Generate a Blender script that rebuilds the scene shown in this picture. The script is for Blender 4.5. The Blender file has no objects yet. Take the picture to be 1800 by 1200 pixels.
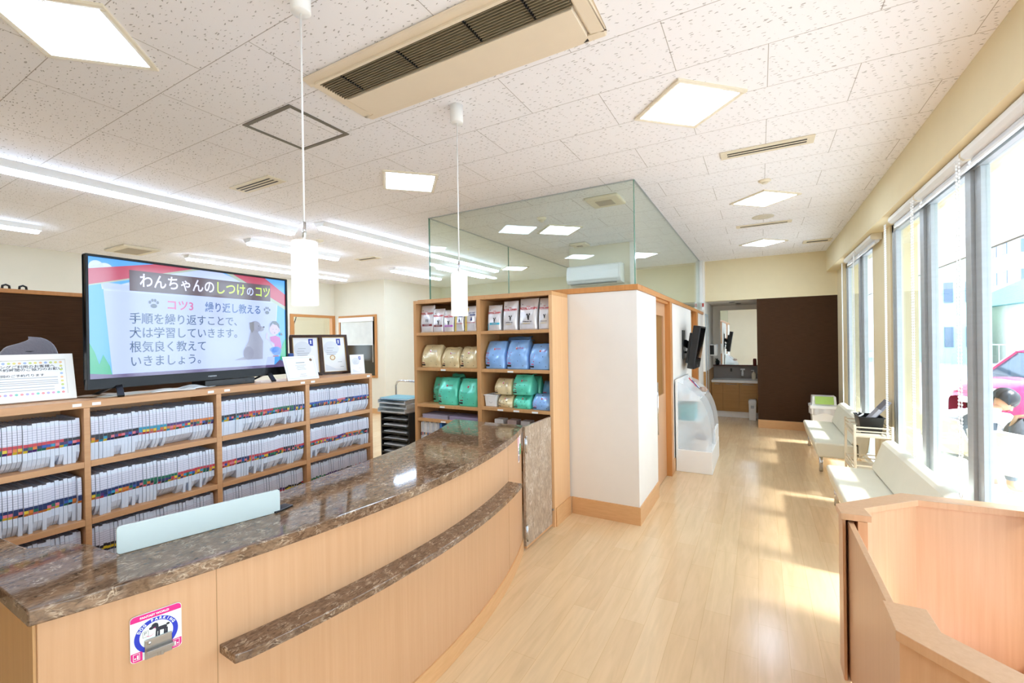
import bpy, bmesh, math, random
from mathutils import Vector, Matrix
random.seed(7)
S = bpy.context.scene
COL = S.collection
PI = math.pi

# ---------------------------------------------------------------- camera
def cam_axes(yaw, pitch, roll):
    cy, sy = math.cos(yaw), math.sin(yaw)
    f = Vector((-sy, cy, 0)); r = Vector((cy, sy, 0)); d = Vector((0, 0, -1))
    cp, sp = math.cos(pitch), math.sin(pitch)
    f2 = cp * f - sp * d; d2 = cp * d + sp * f
    cr, sr = math.cos(roll), math.sin(roll)
    return cr * r + sr * d2, cr * d2 - sr * r, f2
CZ = 1.73
cd = bpy.data.cameras.new('camera'); cam = bpy.data.objects.new('camera', cd); COL.objects.link(cam)
cr_, cd_, cf_ = cam_axes(.5117, -.0026, .0149)
cam.matrix_world = Matrix(((cr_.x, -cd_.x, -cf_.x, 0), (cr_.y, -cd_.y, -cf_.y, 0), (cr_.z, -cd_.z, -cf_.z, CZ), (0, 0, 0, 1)))
cd.sensor_width = 36; cd.lens = 36 * 776.67 / 1800; cd.clip_start = .02; cd.clip_end = 400
S.camera = cam

# ---------------------------------------------------------------- exposure, sky, sun
S.view_settings.view_transform = 'Standard'; S.view_settings.look = 'None'
S.view_settings.gamma = 1; S.view_settings.use_curve_mapping = False
S.view_settings.exposure = 1.76
S.cycles.use_denoising = True
S.cycles.max_bounces = 8; S.cycles.diffuse_bounces = 5; S.cycles.glossy_bounces = 4
S.cycles.transmission_bounces = 6; S.cycles.transparent_max_bounces = 16
S.cycles.sample_clamp_indirect = 6; S.cycles.caustics_reflective = False; S.cycles.caustics_refractive = False
PANEL_E, TUBE_E, PEND_E = 7.5, 11.5, .45
W = bpy.data.worlds.new('sky'); S.world = W; W.use_nodes = True
wn = W.node_tree; bg = wn.nodes['Background']
sky = wn.nodes.new('ShaderNodeTexGradient'); wtc = wn.nodes.new('ShaderNodeTexCoord')
wsep = wn.nodes.new('ShaderNodeSeparateXYZ'); wrmp = wn.nodes.new('ShaderNodeValToRGB')
wn.links.new(wtc.outputs['Generated'], wsep.inputs[0]); wn.links.new(wsep.outputs['Z'], wrmp.inputs[0])
wrmp.color_ramp.elements[0].color = (.75, .87, 1, 1); wrmp.color_ramp.elements[1].color = (.56, .75, 1, 1)
wn.nodes.remove(sky)
wn.links.new(wrmp.outputs[0], bg.inputs[0]); bg.inputs[1].default_value = 1.9
sl = bpy.data.lights.new('sun', 'SUN'); sl.energy = 4.0; sl.angle = math.radians(9); sl.color = (1, .96, .97)
sun = bpy.data.objects.new('sun', sl); COL.objects.link(sun)
sd = Vector((math.cos(math.radians(46)), -.06, math.sin(math.radians(46))))
sun.rotation_euler = sd.to_track_quat('Z', 'Y').to_euler(); sun.location = (8, 0, 9)

# ---------------------------------------------------------------- materials
def lin(c):
    if isinstance(c, str):
        c = [int(c[i:i + 2], 16) / 255 for i in (0, 2, 4)]
        c = [x / 12.92 if x <= .04045 else ((x + .055) / 1.055) ** 2.4 for x in c]
    return (c[0], c[1], c[2], 1)
def scl(c, k): return (min(1, c[0] * k), min(1, c[1] * k), min(1, c[2] * k), 1)
class NT:
    def __init__(s, m): s.t = m.node_tree; s.n = s.t.nodes; s.b = s.n.get('Principled BSDF')
    def add(s, typ, **kw):
        n = s.n.new('ShaderNode' + typ)
        for k, v in kw.items(): setattr(n, k, v)
        return n
    def ln(s, a, b): s.t.links.new(a, b)
    def ramp(s, stops):
        r = s.add('ValToRGB'); e = r.color_ramp.elements
        while len(e) < len(stops): e.new(.5)
        for i, (p, c) in enumerate(stops): e[i].position = p; e[i].color = c
        return r
def newmat(name):
    m = bpy.data.materials.new(name); m.use_nodes = True; return m, NT(m)
def mat(name, c, rough=.5, metal=0, spec=.5, var=.05, scale=(6, 6, 6), bump=0, bscale=None, coat=0, sheen=0, trans=0, alpha=1):
    m, N = newmat(name); c = lin(c); b = N.b
    tc = N.add('TexCoord'); mp = N.add('Mapping'); mp.inputs['Scale'].default_value = scale
    N.ln(tc.outputs['Object'], mp.inputs[0])
    nz = N.add('TexNoise'); nz.inputs['Scale'].default_value = 1; nz.inputs['Detail'].default_value = 4
    N.ln(mp.outputs[0], nz.inputs['Vector'])
    r = N.ramp([(.3, scl(c, 1 - var)), (.7, scl(c, 1 + var))]); N.ln(nz.outputs[0], r.inputs[0]); N.ln(r.outputs[0], b.inputs['Base Color'])
    b.inputs['Roughness'].default_value = rough; b.inputs['Metallic'].default_value = metal
    b.inputs['Specular IOR Level'].default_value = spec; b.inputs['Coat Weight'].default_value = coat
    b.inputs['Transmission Weight'].default_value = trans; b.inputs['Alpha'].default_value = alpha
    if sheen: b.inputs['Sheen Weight'].default_value = sheen
    if bump:
        bn = N.add('TexNoise'); bn.inputs['Scale'].default_value = bscale or 40; N.ln(tc.outputs['Object'], bn.inputs['Vector'])
        bp = N.add('Bump'); bp.inputs['Strength'].default_value = bump; bp.inputs['Distance'].default_value = .01
        N.ln(bn.outputs[0], bp.inputs['Height']); N.ln(bp.outputs[0], b.inputs['Normal'])
    return m
def emit(name, c, e):
    m, N = newmat(name); N.n.remove(N.b); c = lin(c)
    em = N.add('Emission'); em.inputs[1].default_value = e
    tc = N.add('TexCoord'); nz = N.add('TexNoise'); nz.inputs['Scale'].default_value = 3; N.ln(tc.outputs['Object'], nz.inputs['Vector'])
    r = N.ramp([(.3, scl(c, .985)), (.7, c)]); N.ln(nz.outputs[0], r.inputs[0]); N.ln(r.outputs[0], em.inputs[0])
    N.ln(em.outputs[0], N.n['Material Output'].inputs[0]); return m
def wood(name, a, b_, rough=.4, streak=(60, 60, 1.6), coat=0, bigvar=.05):
    m, N = newmat(name); a = lin(a); b_ = lin(b_)
    tc = N.add('TexCoord'); mp = N.add('Mapping'); mp.inputs['Scale'].default_value = streak
    N.ln(tc.outputs['Object'], mp.inputs[0])
    nz = N.add('TexNoise'); nz.inputs['Scale'].default_value = 1; nz.inputs['Detail'].default_value = 6; nz.inputs['Roughness'].default_value = .6; nz.inputs['Distortion'].default_value = .3
    N.ln(mp.outputs[0], nz.inputs['Vector'])
    r = N.ramp([(.25, a), (.75, b_)]); N.ln(nz.outputs[0], r.inputs[0])
    n2 = N.add('TexNoise'); n2.inputs['Scale'].default_value = 1.1; N.ln(tc.outputs['Object'], n2.inputs['Vector'])
    r2 = N.ramp([(.3, (1 - bigvar,) * 3 + (1,)), (.7, (1, 1, 1, 1))]); N.ln(n2.outputs[0], r2.inputs[0])
    mx = N.add('MixRGB', blend_type='MULTIPLY'); mx.inputs[0].default_value = 1
    N.ln(r.outputs[0], mx.inputs[1]); N.ln(r2.outputs[0], mx.inputs[2]); N.ln(mx.outputs[0], N.b.inputs['Base Color'])
    N.b.inputs['Roughness'].default_value = rough; N.b.inputs['Coat Weight'].default_value = coat
    return m
def marble(name, dark, mid, vein, scale=9, rough=.07, stretch=(1, 1, 1), vw=.035, spec=.5):
    m, N = newmat(name); dark, mid, vein = lin(dark), lin(mid), lin(vein)
    tc = N.add('TexCoord'); mp = N.add('Mapping'); mp.inputs['Scale'].default_value = stretch; mp.inputs['Rotation'].default_value = (0, 0, .5)
    N.ln(tc.outputs['Object'], mp.inputs[0])
    n1 = N.add('TexNoise'); n1.inputs['Scale'].default_value = scale; n1.inputs['Detail'].default_value = 9; n1.inputs['Roughness'].default_value = .68; n1.inputs['Distortion'].default_value = 1.2
    N.ln(mp.outputs[0], n1.inputs['Vector'])
    r = N.ramp([(.32, dark), (.55, mid), (.78, scl(mid, 1.5))]); N.ln(n1.outputs[0], r.inputs[0])
    n2 = N.add('TexNoise'); n2.inputs['Scale'].default_value = scale * .55; n2.inputs['Detail'].default_value = 7; n2.inputs['Distortion'].default_value = 2.2
    N.ln(mp.outputs[0], n2.inputs['Vector'])
    ab = N.add('Math', operation='SUBTRACT'); ab.inputs[1].default_value = .5; N.ln(n2.outputs[0], ab.inputs[0])
    a2 = N.add('Math', operation='ABSOLUTE'); N.ln(ab.outputs[0], a2.inputs[0])
    rv = N.ramp([(0, (1, 1, 1, 1)), (vw, (0, 0, 0, 1))]); N.ln(a2.outputs[0], rv.inputs[0])
    n3 = N.add('TexNoise'); n3.inputs['Scale'].default_value = scale * .4; N.ln(tc.outputs['Object'], n3.inputs['Vector'])
    r3 = N.ramp([(.45, (0, 0, 0, 1)), (.68, (.9, .9, .9, 1))]); N.ln(n3.outputs[0], r3.inputs[0])
    mu = N.add('Math', operation='MULTIPLY'); N.ln(rv.outputs[0], mu.inputs[0]); N.ln(r3.outputs[0], mu.inputs[1])
    mx = N.add('MixRGB'); N.ln(mu.outputs[0], mx.inputs[0]); N.ln(r.outputs[0], mx.inputs[1]); mx.inputs[2].default_value = vein
    N.ln(mx.outputs[0], N.b.inputs['Base Color']); N.b.inputs['Roughness'].default_value = rough; N.b.inputs['Specular IOR Level'].default_value = spec
    return m
def glass(name, tint, refl=.5, base=.04):
    m, N = newmat(name); N.n.remove(N.b)
    tr = N.add('BsdfTransparent'); tr.inputs[0].default_value = lin(tint)
    gl = N.add('BsdfGlossy'); gl.inputs['Roughness'].default_value = .01; gl.inputs[0].default_value = (.9, .96, .93, 1)
    lw = N.add('LayerWeight'); lw.inputs[0].default_value = .5; pw = N.add('Math', operation='POWER'); pw.inputs[1].default_value = 5; N.ln(lw.outputs['Facing'], pw.inputs[0])
    mr = N.add('MapRange'); mr.inputs['To Min'].default_value = base; mr.inputs['To Max'].default_value = refl
    tc = N.add('TexCoord'); nz = N.add('TexNoise'); nz.inputs['Scale'].default_value = .8; N.ln(tc.outputs['Object'], nz.inputs['Vector'])
    bp = N.add('Bump'); bp.inputs['Strength'].default_value = .01; bp.inputs['Distance'].default_value = .01; N.ln(nz.outputs[0], bp.inputs['Height']); N.ln(bp.outputs[0], gl.inputs['Normal'])
    N.ln(pw.outputs[0], mr.inputs[0])
    mx = N.add('MixShader'); N.ln(mr.outputs[0], mx.inputs[0]); N.ln(tr.outputs[0], mx.inputs[1]); N.ln(gl.outputs[0], mx.inputs[2])
    N.ln(mx.outputs[0], N.n['Material Output'].inputs[0]); return m
def frosted(name, c, t=.45, rough=.5):
    m, N = newmat(name); N.n.remove(N.b)
    tr = N.add('BsdfTransparent'); tr.inputs[0].default_value = lin(c); tl = N.add('BsdfTranslucent'); tl.inputs[0].default_value = lin(c)
    df = N.add('BsdfDiffuse'); tc = N.add('TexCoord'); nz = N.add('TexNoise'); nz.inputs['Scale'].default_value = 4; N.ln(tc.outputs['Object'], nz.inputs['Vector'])
    r = N.ramp([(.3, scl(lin(c), .95)), (.7, lin(c))]); N.ln(nz.outputs[0], r.inputs[0]); N.ln(r.outputs[0], df.inputs[0])
    m1 = N.add('MixShader'); m1.inputs[0].default_value = .5; N.ln(df.outputs[0], m1.inputs[1]); N.ln(tl.outputs[0], m1.inputs[2])
    m2 = N.add('MixShader'); m2.inputs[0].default_value = t; N.ln(m1.outputs[0], m2.inputs[1]); N.ln(tr.outputs[0], m2.inputs[2])
    N.ln(m2.outputs[0], N.n['Material Output'].inputs[0]); return m

def ceiling_mat():
    m, N = newmat('ceiling_board'); tc = N.add('TexCoord')
    of = N.add('VectorMath', operation='SUBTRACT'); of.inputs[1].default_value = (.056, 3.117, 0); N.ln(tc.outputs['Object'], of.inputs[0])
    br = N.add('TexBrick'); br.offset = .5; br.squash = 1; br.inputs['Scale'].default_value = 1
    br.inputs['Brick Width'].default_value = .91; br.inputs['Row Height'].default_value = .455; br.inputs['Mortar Size'].default_value = .0022; br.inputs['Mortar Smooth'].default_value = .1
    for k in ('Color1', 'Color2'): br.inputs[k].default_value = (1, 1, 1, 1)
    br.inputs['Mortar'].default_value = (.52, .49, .46, 1); N.ln(of.outputs[0], br.inputs['Vector'])
    wz = N.add('TexNoise'); wz.inputs['Scale'].default_value = 26; wz.inputs['Detail'].default_value = 2; N.ln(tc.outputs['Object'], wz.inputs['Vector'])
    wv = N.add('VectorMath', operation='MULTIPLY_ADD'); N.ln(wz.outputs[1], wv.inputs[0]); wv.inputs[1].default_value = (.03, .03, 0); N.ln(tc.outputs['Object'], wv.inputs[2])
    mp = N.add('Mapping'); mp.inputs['Scale'].default_value = (20, 62, 1); mp.inputs['Rotation'].default_value = (0, 0, .12); N.ln(wv.outputs[0], mp.inputs[0])
    vo = N.add('TexVoronoi'); vo.voronoi_dimensions = '2D'; vo.inputs['Scale'].default_value = 1; N.ln(mp.outputs[0], vo.inputs['Vector'])
    sx = N.add('SeparateXYZ'); N.ln(vo.outputs['Color'], sx.inputs[0])
    th = N.add('MapRange'); th.inputs['To Min'].default_value = -.08; th.inputs['To Max'].default_value = .2; N.ln(sx.outputs[0], th.inputs[0])
    lt = N.add('Math', operation='LESS_THAN'); N.ln(vo.outputs['Distance'], lt.inputs[0]); N.ln(th.outputs[0], lt.inputs[1])
    mk = N.add('Math', operation='MULTIPLY'); mk.inputs[1].default_value = .58; N.ln(lt.outputs[0], mk.inputs[0])
    mx = N.add('MixRGB'); N.ln(mk.outputs[0], mx.inputs[0]); mx.inputs[1].default_value = lin('f9f7fa'); mx.inputs[2].default_value = lin('6a625c')
    mu = N.add('MixRGB', blend_type='MULTIPLY'); mu.inputs[0].default_value = 1; N.ln(mx.outputs[0], mu.inputs[1]); N.ln(br.outputs[0], mu.inputs[2])
    N.ln(mu.outputs[0], N.b.inputs['Base Color']); N.b.inputs['Roughness'].default_value = .9; N.b.inputs['Specular IOR Level'].default_value = .1
    return m
def floor_mat():
    m, N = newmat('maple_floor'); tc = N.add('TexCoord')
    rt = N.add('Mapping'); rt.inputs['Rotation'].default_value = (0, 0, PI / 2); rt.inputs['Location'].default_value = (0, .03, 0); N.ln(tc.outputs['Object'], rt.inputs[0])
    br = N.add('TexBrick'); br.offset = .37; br.inputs['Scale'].default_value = 1; br.inputs['Brick Width'].default_value = .9; br.inputs['Row Height'].default_value = .15
    br.inputs['Mortar Size'].default_value = .001; br.inputs['Color1'].default_value = lin('e7c9a0'); br.inputs['Color2'].default_value = lin('e1c096'); br.inputs['Mortar'].default_value = lin('d2ae82')
    br.inputs['Bias'].default_value = -.2; N.ln(rt.outputs[0], br.inputs['Vector'])
    mp = N.add('Mapping'); mp.inputs['Scale'].default_value = (22, 2.2, 1); N.ln(tc.outputs['Object'], mp.inputs[0])
    nz = N.add('TexNoise'); nz.inputs['Scale'].default_value = 1; nz.inputs['Detail'].default_value = 6; nz.inputs['Distortion'].default_value = 1; N.ln(mp.outputs[0], nz.inputs['Vector'])
    r = N.ramp([(.25, (.9, .88, .85, 1)), (.7, (1.03, 1.02, 1, 1))]); N.ln(nz.outputs[0], r.inputs[0])
    mx = N.add('MixRGB', blend_type='MULTIPLY'); mx.inputs[0].default_value = 1; N.ln(br.outputs[0], mx.inputs[1]); N.ln(r.outputs[0], mx.inputs[2])
    N.ln(mx.outputs[0], N.b.inputs['Base Color']); N.b.inputs['Roughness'].default_value = .2; N.b.inputs['Specular IOR Level'].default_value = .7
    bp = N.add('Bump'); bp.inputs['Strength'].default_value = .03; N.ln(nz.outputs[0], bp.inputs['Height']); N.ln(bp.outputs[0], N.b.inputs['Normal'])
    return m

M = {}
M['ceil'] = ceiling_mat(); M['floor'] = floor_mat()
M['cream'] = mat('cream_wallpaper', 'e9e1cd', .85, var=.015, scale=(3, 3, 3), bump=.04, bscale=300)
M['cream2'] = mat('warm_cream_wallpaper', 'ecdcb6', .85, var=.015, bump=.04, bscale=300)
M['white'] = mat('white_wallpaper', 'e6dfd6', .8, var=.012, bump=.04, bscale=250)
M['grey'] = mat('grey_wallpaper', 'f4efe6', .85, var=.02)
M['brown'] = mat('brown_textile_wallpaper', '463020', .9, var=.22, scale=(8, 8, 220), spec=.15, bump=.2, bscale=220)
M['wood'] = wood('beech_veneer', 'c6986f', 'd0a37c', .35)
M['oak'] = wood('amber_wood_trim', 'c07f42', 'cf9052', .4)
M['cab'] = wood('maple_cabinet', 'c8945f', 'd4a26e', .4)
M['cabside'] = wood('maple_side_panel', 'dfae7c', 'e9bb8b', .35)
M['shelf'] = wood('shelf_maple', 'cc9668', 'd8a576', .4, streak=(60, 3, 60))
M['skirt'] = wood('skirting_wood', 'd2a06c', 'deae7c', .4, streak=(8, 8, 60))
M['sinkwood'] = wood('sink_door_wood', 'a87a42', 'ba8b50', .4, streak=(3, 3, 60))
M['marble'] = marble('brown_marble', '432f20', '7d624c', 'cbb59c', 58, .06, (1, .45, 1), .05)
M['granite'] = marble('gate_stone_laminate', '8a7460', 'b09a84', 'ddd0c0', 26, .3, (1.6, 1.6, .55), .06, .4)
M['alu'] = mat('aluminium_frame', 'b6bcc0', .38, .25, var=.04, scale=(2, 2, 40))
M['alud'] = mat('dark_frame_gasket', '3d3630', .6)
M['chrome'] = mat('chrome', 'd5d7da', .12, 1, var=.02)
M['steel'] = mat('brushed_steel', '9a9590', .3, .9, var=.06, scale=(4, 4, 80))
M['wplas'] = mat('white_plastic', 'f2f1ee', .35, var=.015)
M['wpaint'] = mat('white_paint', 'f4f2ed', .4, var=.015)
M['ivory'] = mat('ivory_plastic', 'eadfc8', .45, var=.02)
M['acbeige'] = mat('aged_ivory_plastic', 'ecdcc4', .5, var=.02)
M['dark'] = mat('dark_plastic', '1b1c1f', .35, var=.1)
M['black'] = mat('black_plastic', '0e0e10', .3, var=.1)
M['rubber'] = mat('black_rubber', '141414', .8)
M['grillb'] = mat('grille_black', '2b2721', .6, var=.15)
M['leather'] = mat('cream_leatherette', 'eae6d3', .42, var=.02, bump=.08, bscale=260)
M['paper'] = mat('white_paper', 'f5f4f1', .7, var=.015)
M['glass'] = glass('clear_glass', 'f8fbfa', .9, .035)
M['glassg'] = glass('partition_glass', 'f9fcf9', .9, .035)
M['glasse'] = mat('glass_edge', '5f8f7e', .15, var=.05)
M['mirror'] = mat('mirror_silver', 'e8eeee', .02, 1, var=.005)
M['panelE'] = emit('panel_diffuser_glow', 'cee4ff', PANEL_E)
M['tubeE'] = emit('tube_glow', 'c8e1ff', TUBE_E)
M['pendE'] = emit('pendant_glow', 'fffaf2', PEND_E)
M['frost'] = frosted('frosted_acrylic', 'fafbfc', .70)

# ---------------------------------------------------------------- mesh helpers
class MB:
    """collects polygons; build() links them as one mesh object"""
    def __init__(s): s.v = []; s.f = []; s.m = []; s.sm = []
    def poly(s, pts, mi=0, smooth=False):
        i = len(s.v); s.v += [tuple(p) for p in pts]; s.f.append(tuple(range(i, i + len(pts)))); s.m.append(mi); s.sm.append(smooth); return s
    def faces(s, pts, fs, mi=0, smooth=False):
        i = len(s.v); s.v += [tuple(p) for p in pts]
        for f in fs: s.f.append(tuple(i + k for k in f)); s.m.append(mi); s.sm.append(smooth)
        return s
    def box(s, x0, y0, z0, x1, y1, z1, mi=0):
        p = [(x, y, z) for z in (z0, z1) for y in (y0, y1) for x in (x0, x1)]
        return s.faces(p, [(0, 2, 3, 1), (4, 5, 7, 6), (0, 1, 5, 4), (2, 6, 7, 3), (0, 4, 6, 2), (1, 3, 7, 5)], mi)
    def obox(s, c, ax, ay, az, mi=0):
        c = Vector(c); ax, ay, az = Vector(ax), Vector(ay), Vector(az)
        p = [c + a * ax + b * ay + d * az for d in (-1, 1) for b in (-1, 1) for a in (-1, 1)]
        return s.faces(p, [(0, 2, 3, 1), (4, 5, 7, 6), (0, 1, 5, 4), (2, 6, 7, 3), (0, 4, 6, 2), (1, 3, 7, 5)], mi)
    def bar(s, a, b, w, h=None, mi=0, up=(0, 0, 1)):
        a, b = Vector(a), Vector(b); d = (b - a); l = d.length; d.normalize(); u = Vector(up)
        if abs(d.dot(u)) > .99: u = Vector((1, 0, 0))
        x = d.cross(u).normalized(); y = x.cross(d); h = h or w
        return s.obox((a + b) / 2, x * w / 2, d * l / 2, y * h / 2, mi)
    def prism(s, poly, z0, z1, mi=0, top=None, side=None):
        n = len(poly); p = [(x, y, z0) for x, y in poly] + [(x, y, z1) for x, y in poly]
        s.faces(p, [tuple(range(n - 1, -1, -1)), tuple(range(n, 2 * n))], mi if top is None else top)
        return s.faces(p, [(i, (i + 1) % n, n + (i + 1) % n, n + i) for i in range(n)], mi if side is None else side)
    def extr(s, prof, origin, u, v, w, l, mi=0, smooth=False):
        """profile (a,b) in plane u,v extruded l along w"""
        o, u, v, w = Vector(origin), Vector(u), Vector(v), Vector(w); n = len(prof)
        p = [o + a * u + b * v for a, b in prof] + [o + a * u + b * v + l * w for a, b in prof]
        s.faces(p, [tuple(range(n)), tuple(range(2 * n - 1, n - 1, -1))], mi)
        return s.faces(p, [(i, n + i, n + (i + 1) % n, (i + 1) % n) for i in range(n)], mi, smooth)
    def tube(s, pts, r, n=8, mi=0, cap=True, smooth=True):
        pts = [Vector(p) for p in pts]; rs = r if isinstance(r, (list, tuple)) else [r] * len(pts); rings = []
        prev = None
        for i, p in enumerate(pts):
            d = (pts[min(i + 1, len(pts) - 1)] - pts[max(i - 1, 0)]).normalized()
            if prev is None:
                x = d.orthogonal().normalized()
            else:
                x = (prev - d * prev.dot(d)).normalized()
            prev = x; y = d.cross(x)
            rings.append([p + rs[i] * (math.cos(2 * PI * k / n) * x + math.sin(2 * PI * k / n) * y) for k in range(n)])
        q = [v for rg in rings for v in rg]
        s.faces(q, [(i * n + k, i * n + (k + 1) % n, (i + 1) * n + (k + 1) % n, (i + 1) * n + k) for i in range(len(pts) - 1) for k in range(n)], mi, smooth)
        if cap: s.faces(q, [tuple(range(n - 1, -1, -1)), tuple((len(pts) - 1) * n + k for k in range(n))], mi)
        return s
    def lathe(s, prof, c=(0, 0, 0), n=24, mi=0, smooth=True, cap=True):
        q = [(c[0] + r * math.cos(2 * PI * k / n), c[1] + r * math.sin(2 * PI * k / n), c[2] + z) for r, z in prof for k in range(n)]
        s.faces(q, [(i * n + k, i * n + (k + 1) % n, (i + 1) * n + (k + 1) % n, (i + 1) * n + k) for i in range(len(prof) - 1) for k in range(n)], mi, smooth)
        if cap: s.faces(q, [tuple(range(n - 1, -1, -1)), tuple((len(prof) - 1) * n + k for k in range(n))], mi)
        return s
    def grid(s, fn, nu, nv, mi=0, smooth=True, mif=None, wrap=False):
        q = [fn(i / nu, j / nv) for j in range(nv + 1) for i in range(nu + 1)]; i0 = len(s.v); s.v += [tuple(p) for p in q]
        for j in range(nv):
            for i in range(nu):
                s.f.append((i0 + j * (nu + 1) + i, i0 + j * (nu + 1) + i + 1, i0 + (j + 1) * (nu + 1) + i + 1, i0 + (j + 1) * (nu + 1) + i))
                s.m.append(mif(i / nu, j / nv) if mif else mi); s.sm.append(smooth)
        return s
    def mesh(s, name, mats):
        me = bpy.data.meshes.new(name); me.from_pydata(s.v, [], s.f)
        for m in (mats if isinstance(mats, (list, tuple)) else [mats]): me.materials.append(M[m] if isinstance(m, str) else m)
        me.polygons.foreach_set('material_index', s.m); me.polygons.foreach_set('use_smooth', s.sm)
        bm = bmesh.new(); bm.from_mesh(me); bmesh.ops.remove_doubles(bm, verts=bm.verts, dist=1e-5); bmesh.ops.recalc_face_normals(bm, faces=bm.faces); bm.to_mesh(me); bm.free(); me.update()
        return me
    def build(s, name, mats, parent=None, bevel=0, seg=2, label=None, local=False, sub=0):
        return link(name, s.mesh(name, mats), parent, bevel, seg, label, local, sub)
def link(name, data, parent=None, bevel=0, seg=2, label=None, local=False, sub=0):
    o = bpy.data.objects.new(name, data); COL.objects.link(o)
    if bevel:
        b = o.modifiers.new('bevel', 'BEVEL'); b.width = bevel; b.segments = seg; b.limit_method = 'ANGLE'; b.angle_limit = .6; b.harden_normals = False
    if sub:
        b = o.modifiers.new('subsurf', 'SUBSURF'); b.levels = sub; b.render_levels = sub
    if parent:
        o.parent = parent
        if not local and parent.parent is None:
            o.matrix_parent_inverse = Matrix.LocRotScale(parent.location, parent.rotation_euler, parent.scale).inverted()
    if label: o['label'] = label
    return o
def tag(o, label, cat=None, group=None, kind=None):
    o['label'] = label
    if cat: o['category'] = cat
    if group: o['group'] = group
    if kind: o['kind'] = kind
    return o
def thing(name, label, cat, loc=(0, 0, 0), rotz=0, group=None):
    o = bpy.data.objects.new(name, None); COL.objects.link(o); o.location = loc; o.rotation_euler = (0, 0, rotz); o.empty_display_size = .1
    return tag(o, label, cat, group)
def struct(name, mb, mats, label, cat, parent=None, bevel=0):
    o = mb.build(name, mats, parent, bevel)
    if not parent: tag(o, label, cat, None, 'structure')
    return o
def dup(root, loc=None, rotz=None, label=None, group=None):
    r = root.copy(); COL.objects.link(r)
    if loc is not None: r.location = loc
    if rotz is not None: r.rotation_euler = (0, 0, rotz)
    if label: r['label'] = label
    if group: r['group'] = group
    for ch in list(root.children):
        c = ch.copy(); COL.objects.link(c); c.parent = r
        for g in ch.children:
            d = g.copy(); COL.objects.link(d); d.parent = c
    return r
FONT = None
def text(name, body, size, mtx, m, parent, ext=.0004, align='LEFT', sx=1.0, bold=0, local=False, space=1.0):
    """lettering as real mesh; mtx maps text x,y,z to the world (or the parent's space when local)"""
    cu = bpy.data.curves.new(name, 'FONT'); cu.body = body; cu.size = size; cu.align_x = align; cu.align_y = 'CENTER'; cu.extrude = ext; cu.offset = bold; cu.resolution_u = 3; cu.space_character = space
    o = bpy.data.objects.new('t', cu); COL.objects.link(o)
    bpy.context.view_layer.update()
    me = bpy.data.meshes.new_from_object(o.evaluated_get(bpy.context.evaluated_depsgraph_get()))
    COL.objects.unlink(o); bpy.data.objects.remove(o)
    me.transform(mtx @ Matrix.Diagonal((sx, 1, 1, 1))); me.materials.clear(); me.materials.append(M[m] if isinstance(m, str) else m)
    return link(name, me, parent, local=local)
def frame_mtx(o, u, v):
    u, v = Vector(u).normalized(), Vector(v).normalized(); w = u.cross(v); o = Vector(o)
    return Matrix(((u.x, v.x, w.x, o.x), (u.y, v.y, w.y, o.y), (u.z, v.z, w.z, o.z), (0, 0, 0, 1)))
def flat(mb, pts, mtx, z=0, mi=0):
    """flat figure: polygon points in the frame's own plane"""
    return mb.poly([mtx @ Vector((x, y, z)) for x, y in pts], mi)
def disc(mb, cx, cy, rx, ry, mtx, z=0, mi=0, n=20, a0=0, a1=2 * PI):
    return flat(mb, [(cx + rx * math.cos(a0 + (a1 - a0) * k / n), cy + ry * math.sin(a0 + (a1 - a0) * k / n)) for k in range(n)], mtx, z, mi)
# ================================================================ SETTING
ZC = 3.247
struct('floor', MB().box(-10.2, -3, -.1, 1.42, 12, 0), 'floor', 'pale maple plank floor of the clinic', 'floor')
struct('ceiling', MB().box(-10.2, -3, ZC, 1.45, 12, ZC + .12), 'ceil', 'white ceiling of fissured boards in a brick pattern', 'ceiling')
struct('wall_rear', MB().box(-10.2, -3.1, 0, 1.45, -3, ZC), 'cream', 'cream wall behind the viewer', 'wall')
struct('wall_left', MB().box(-9.75, -3, 0, -9.63, 6.53, ZC).box(-9.75, 6.53, 0, -9.63, 7.87, 1.24).box(-9.75, 6.53, 2.40, -9.63, 7.87, ZC), 'cream', 'cream far left wall of the office with an inner window', 'wall')
w = MB().box(-9.75, 7.75, 0, -9.41, 7.87, ZC).box(-8.13, 7.75, 0, -7.85, 7.87, ZC).box(-9.41, 7.75, 0, -8.13, 7.87, .91).box(-9.41, 7.75, 2.385, -8.13, 7.87, ZC)
w.box(-7.97, 7.87, 0, -7.85, 9.9, ZC)
struct('wall_corner', w, 'cream', 'cream stepped wall at the back of the office with a screened window', 'wall')
struct('wall_far', MB().box(-7.97, 9.9, 0, -1.14, 10.0, ZC), 'cream', 'cream back wall seen through the glass partition', 'wall')
struct('baseboard_corner', MB().box(-7.85, 7.74, 0, -7.838, 9.9, .12).box(-9.63, 7.738, 0, -7.838, 7.75, .12), 'skirt', 'wooden skirting along the stepped office wall', 'baseboard')
# rooms beyond the office windows
struct('wall_annex', MB().box(-12.5, 6.3, 0, -12.4, 10.2, ZC).box(-12.5, 10.1, 0, -7.97, 10.2, ZC), 'cream', 'cream wall of the room beyond the office windows', 'wall')
struct('floor_annex', MB().box(-12.5, 6.3, -.1, -10.2, 10.2, 0), 'floor', 'floor of the room beyond the office windows', 'floor')
struct('ceiling_annex', MB().box(-12.5, 6.3, ZC, -10.2, 10.2, ZC + .1), 'ceil', 'ceiling of the room beyond the office windows', 'ceiling')
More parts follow.
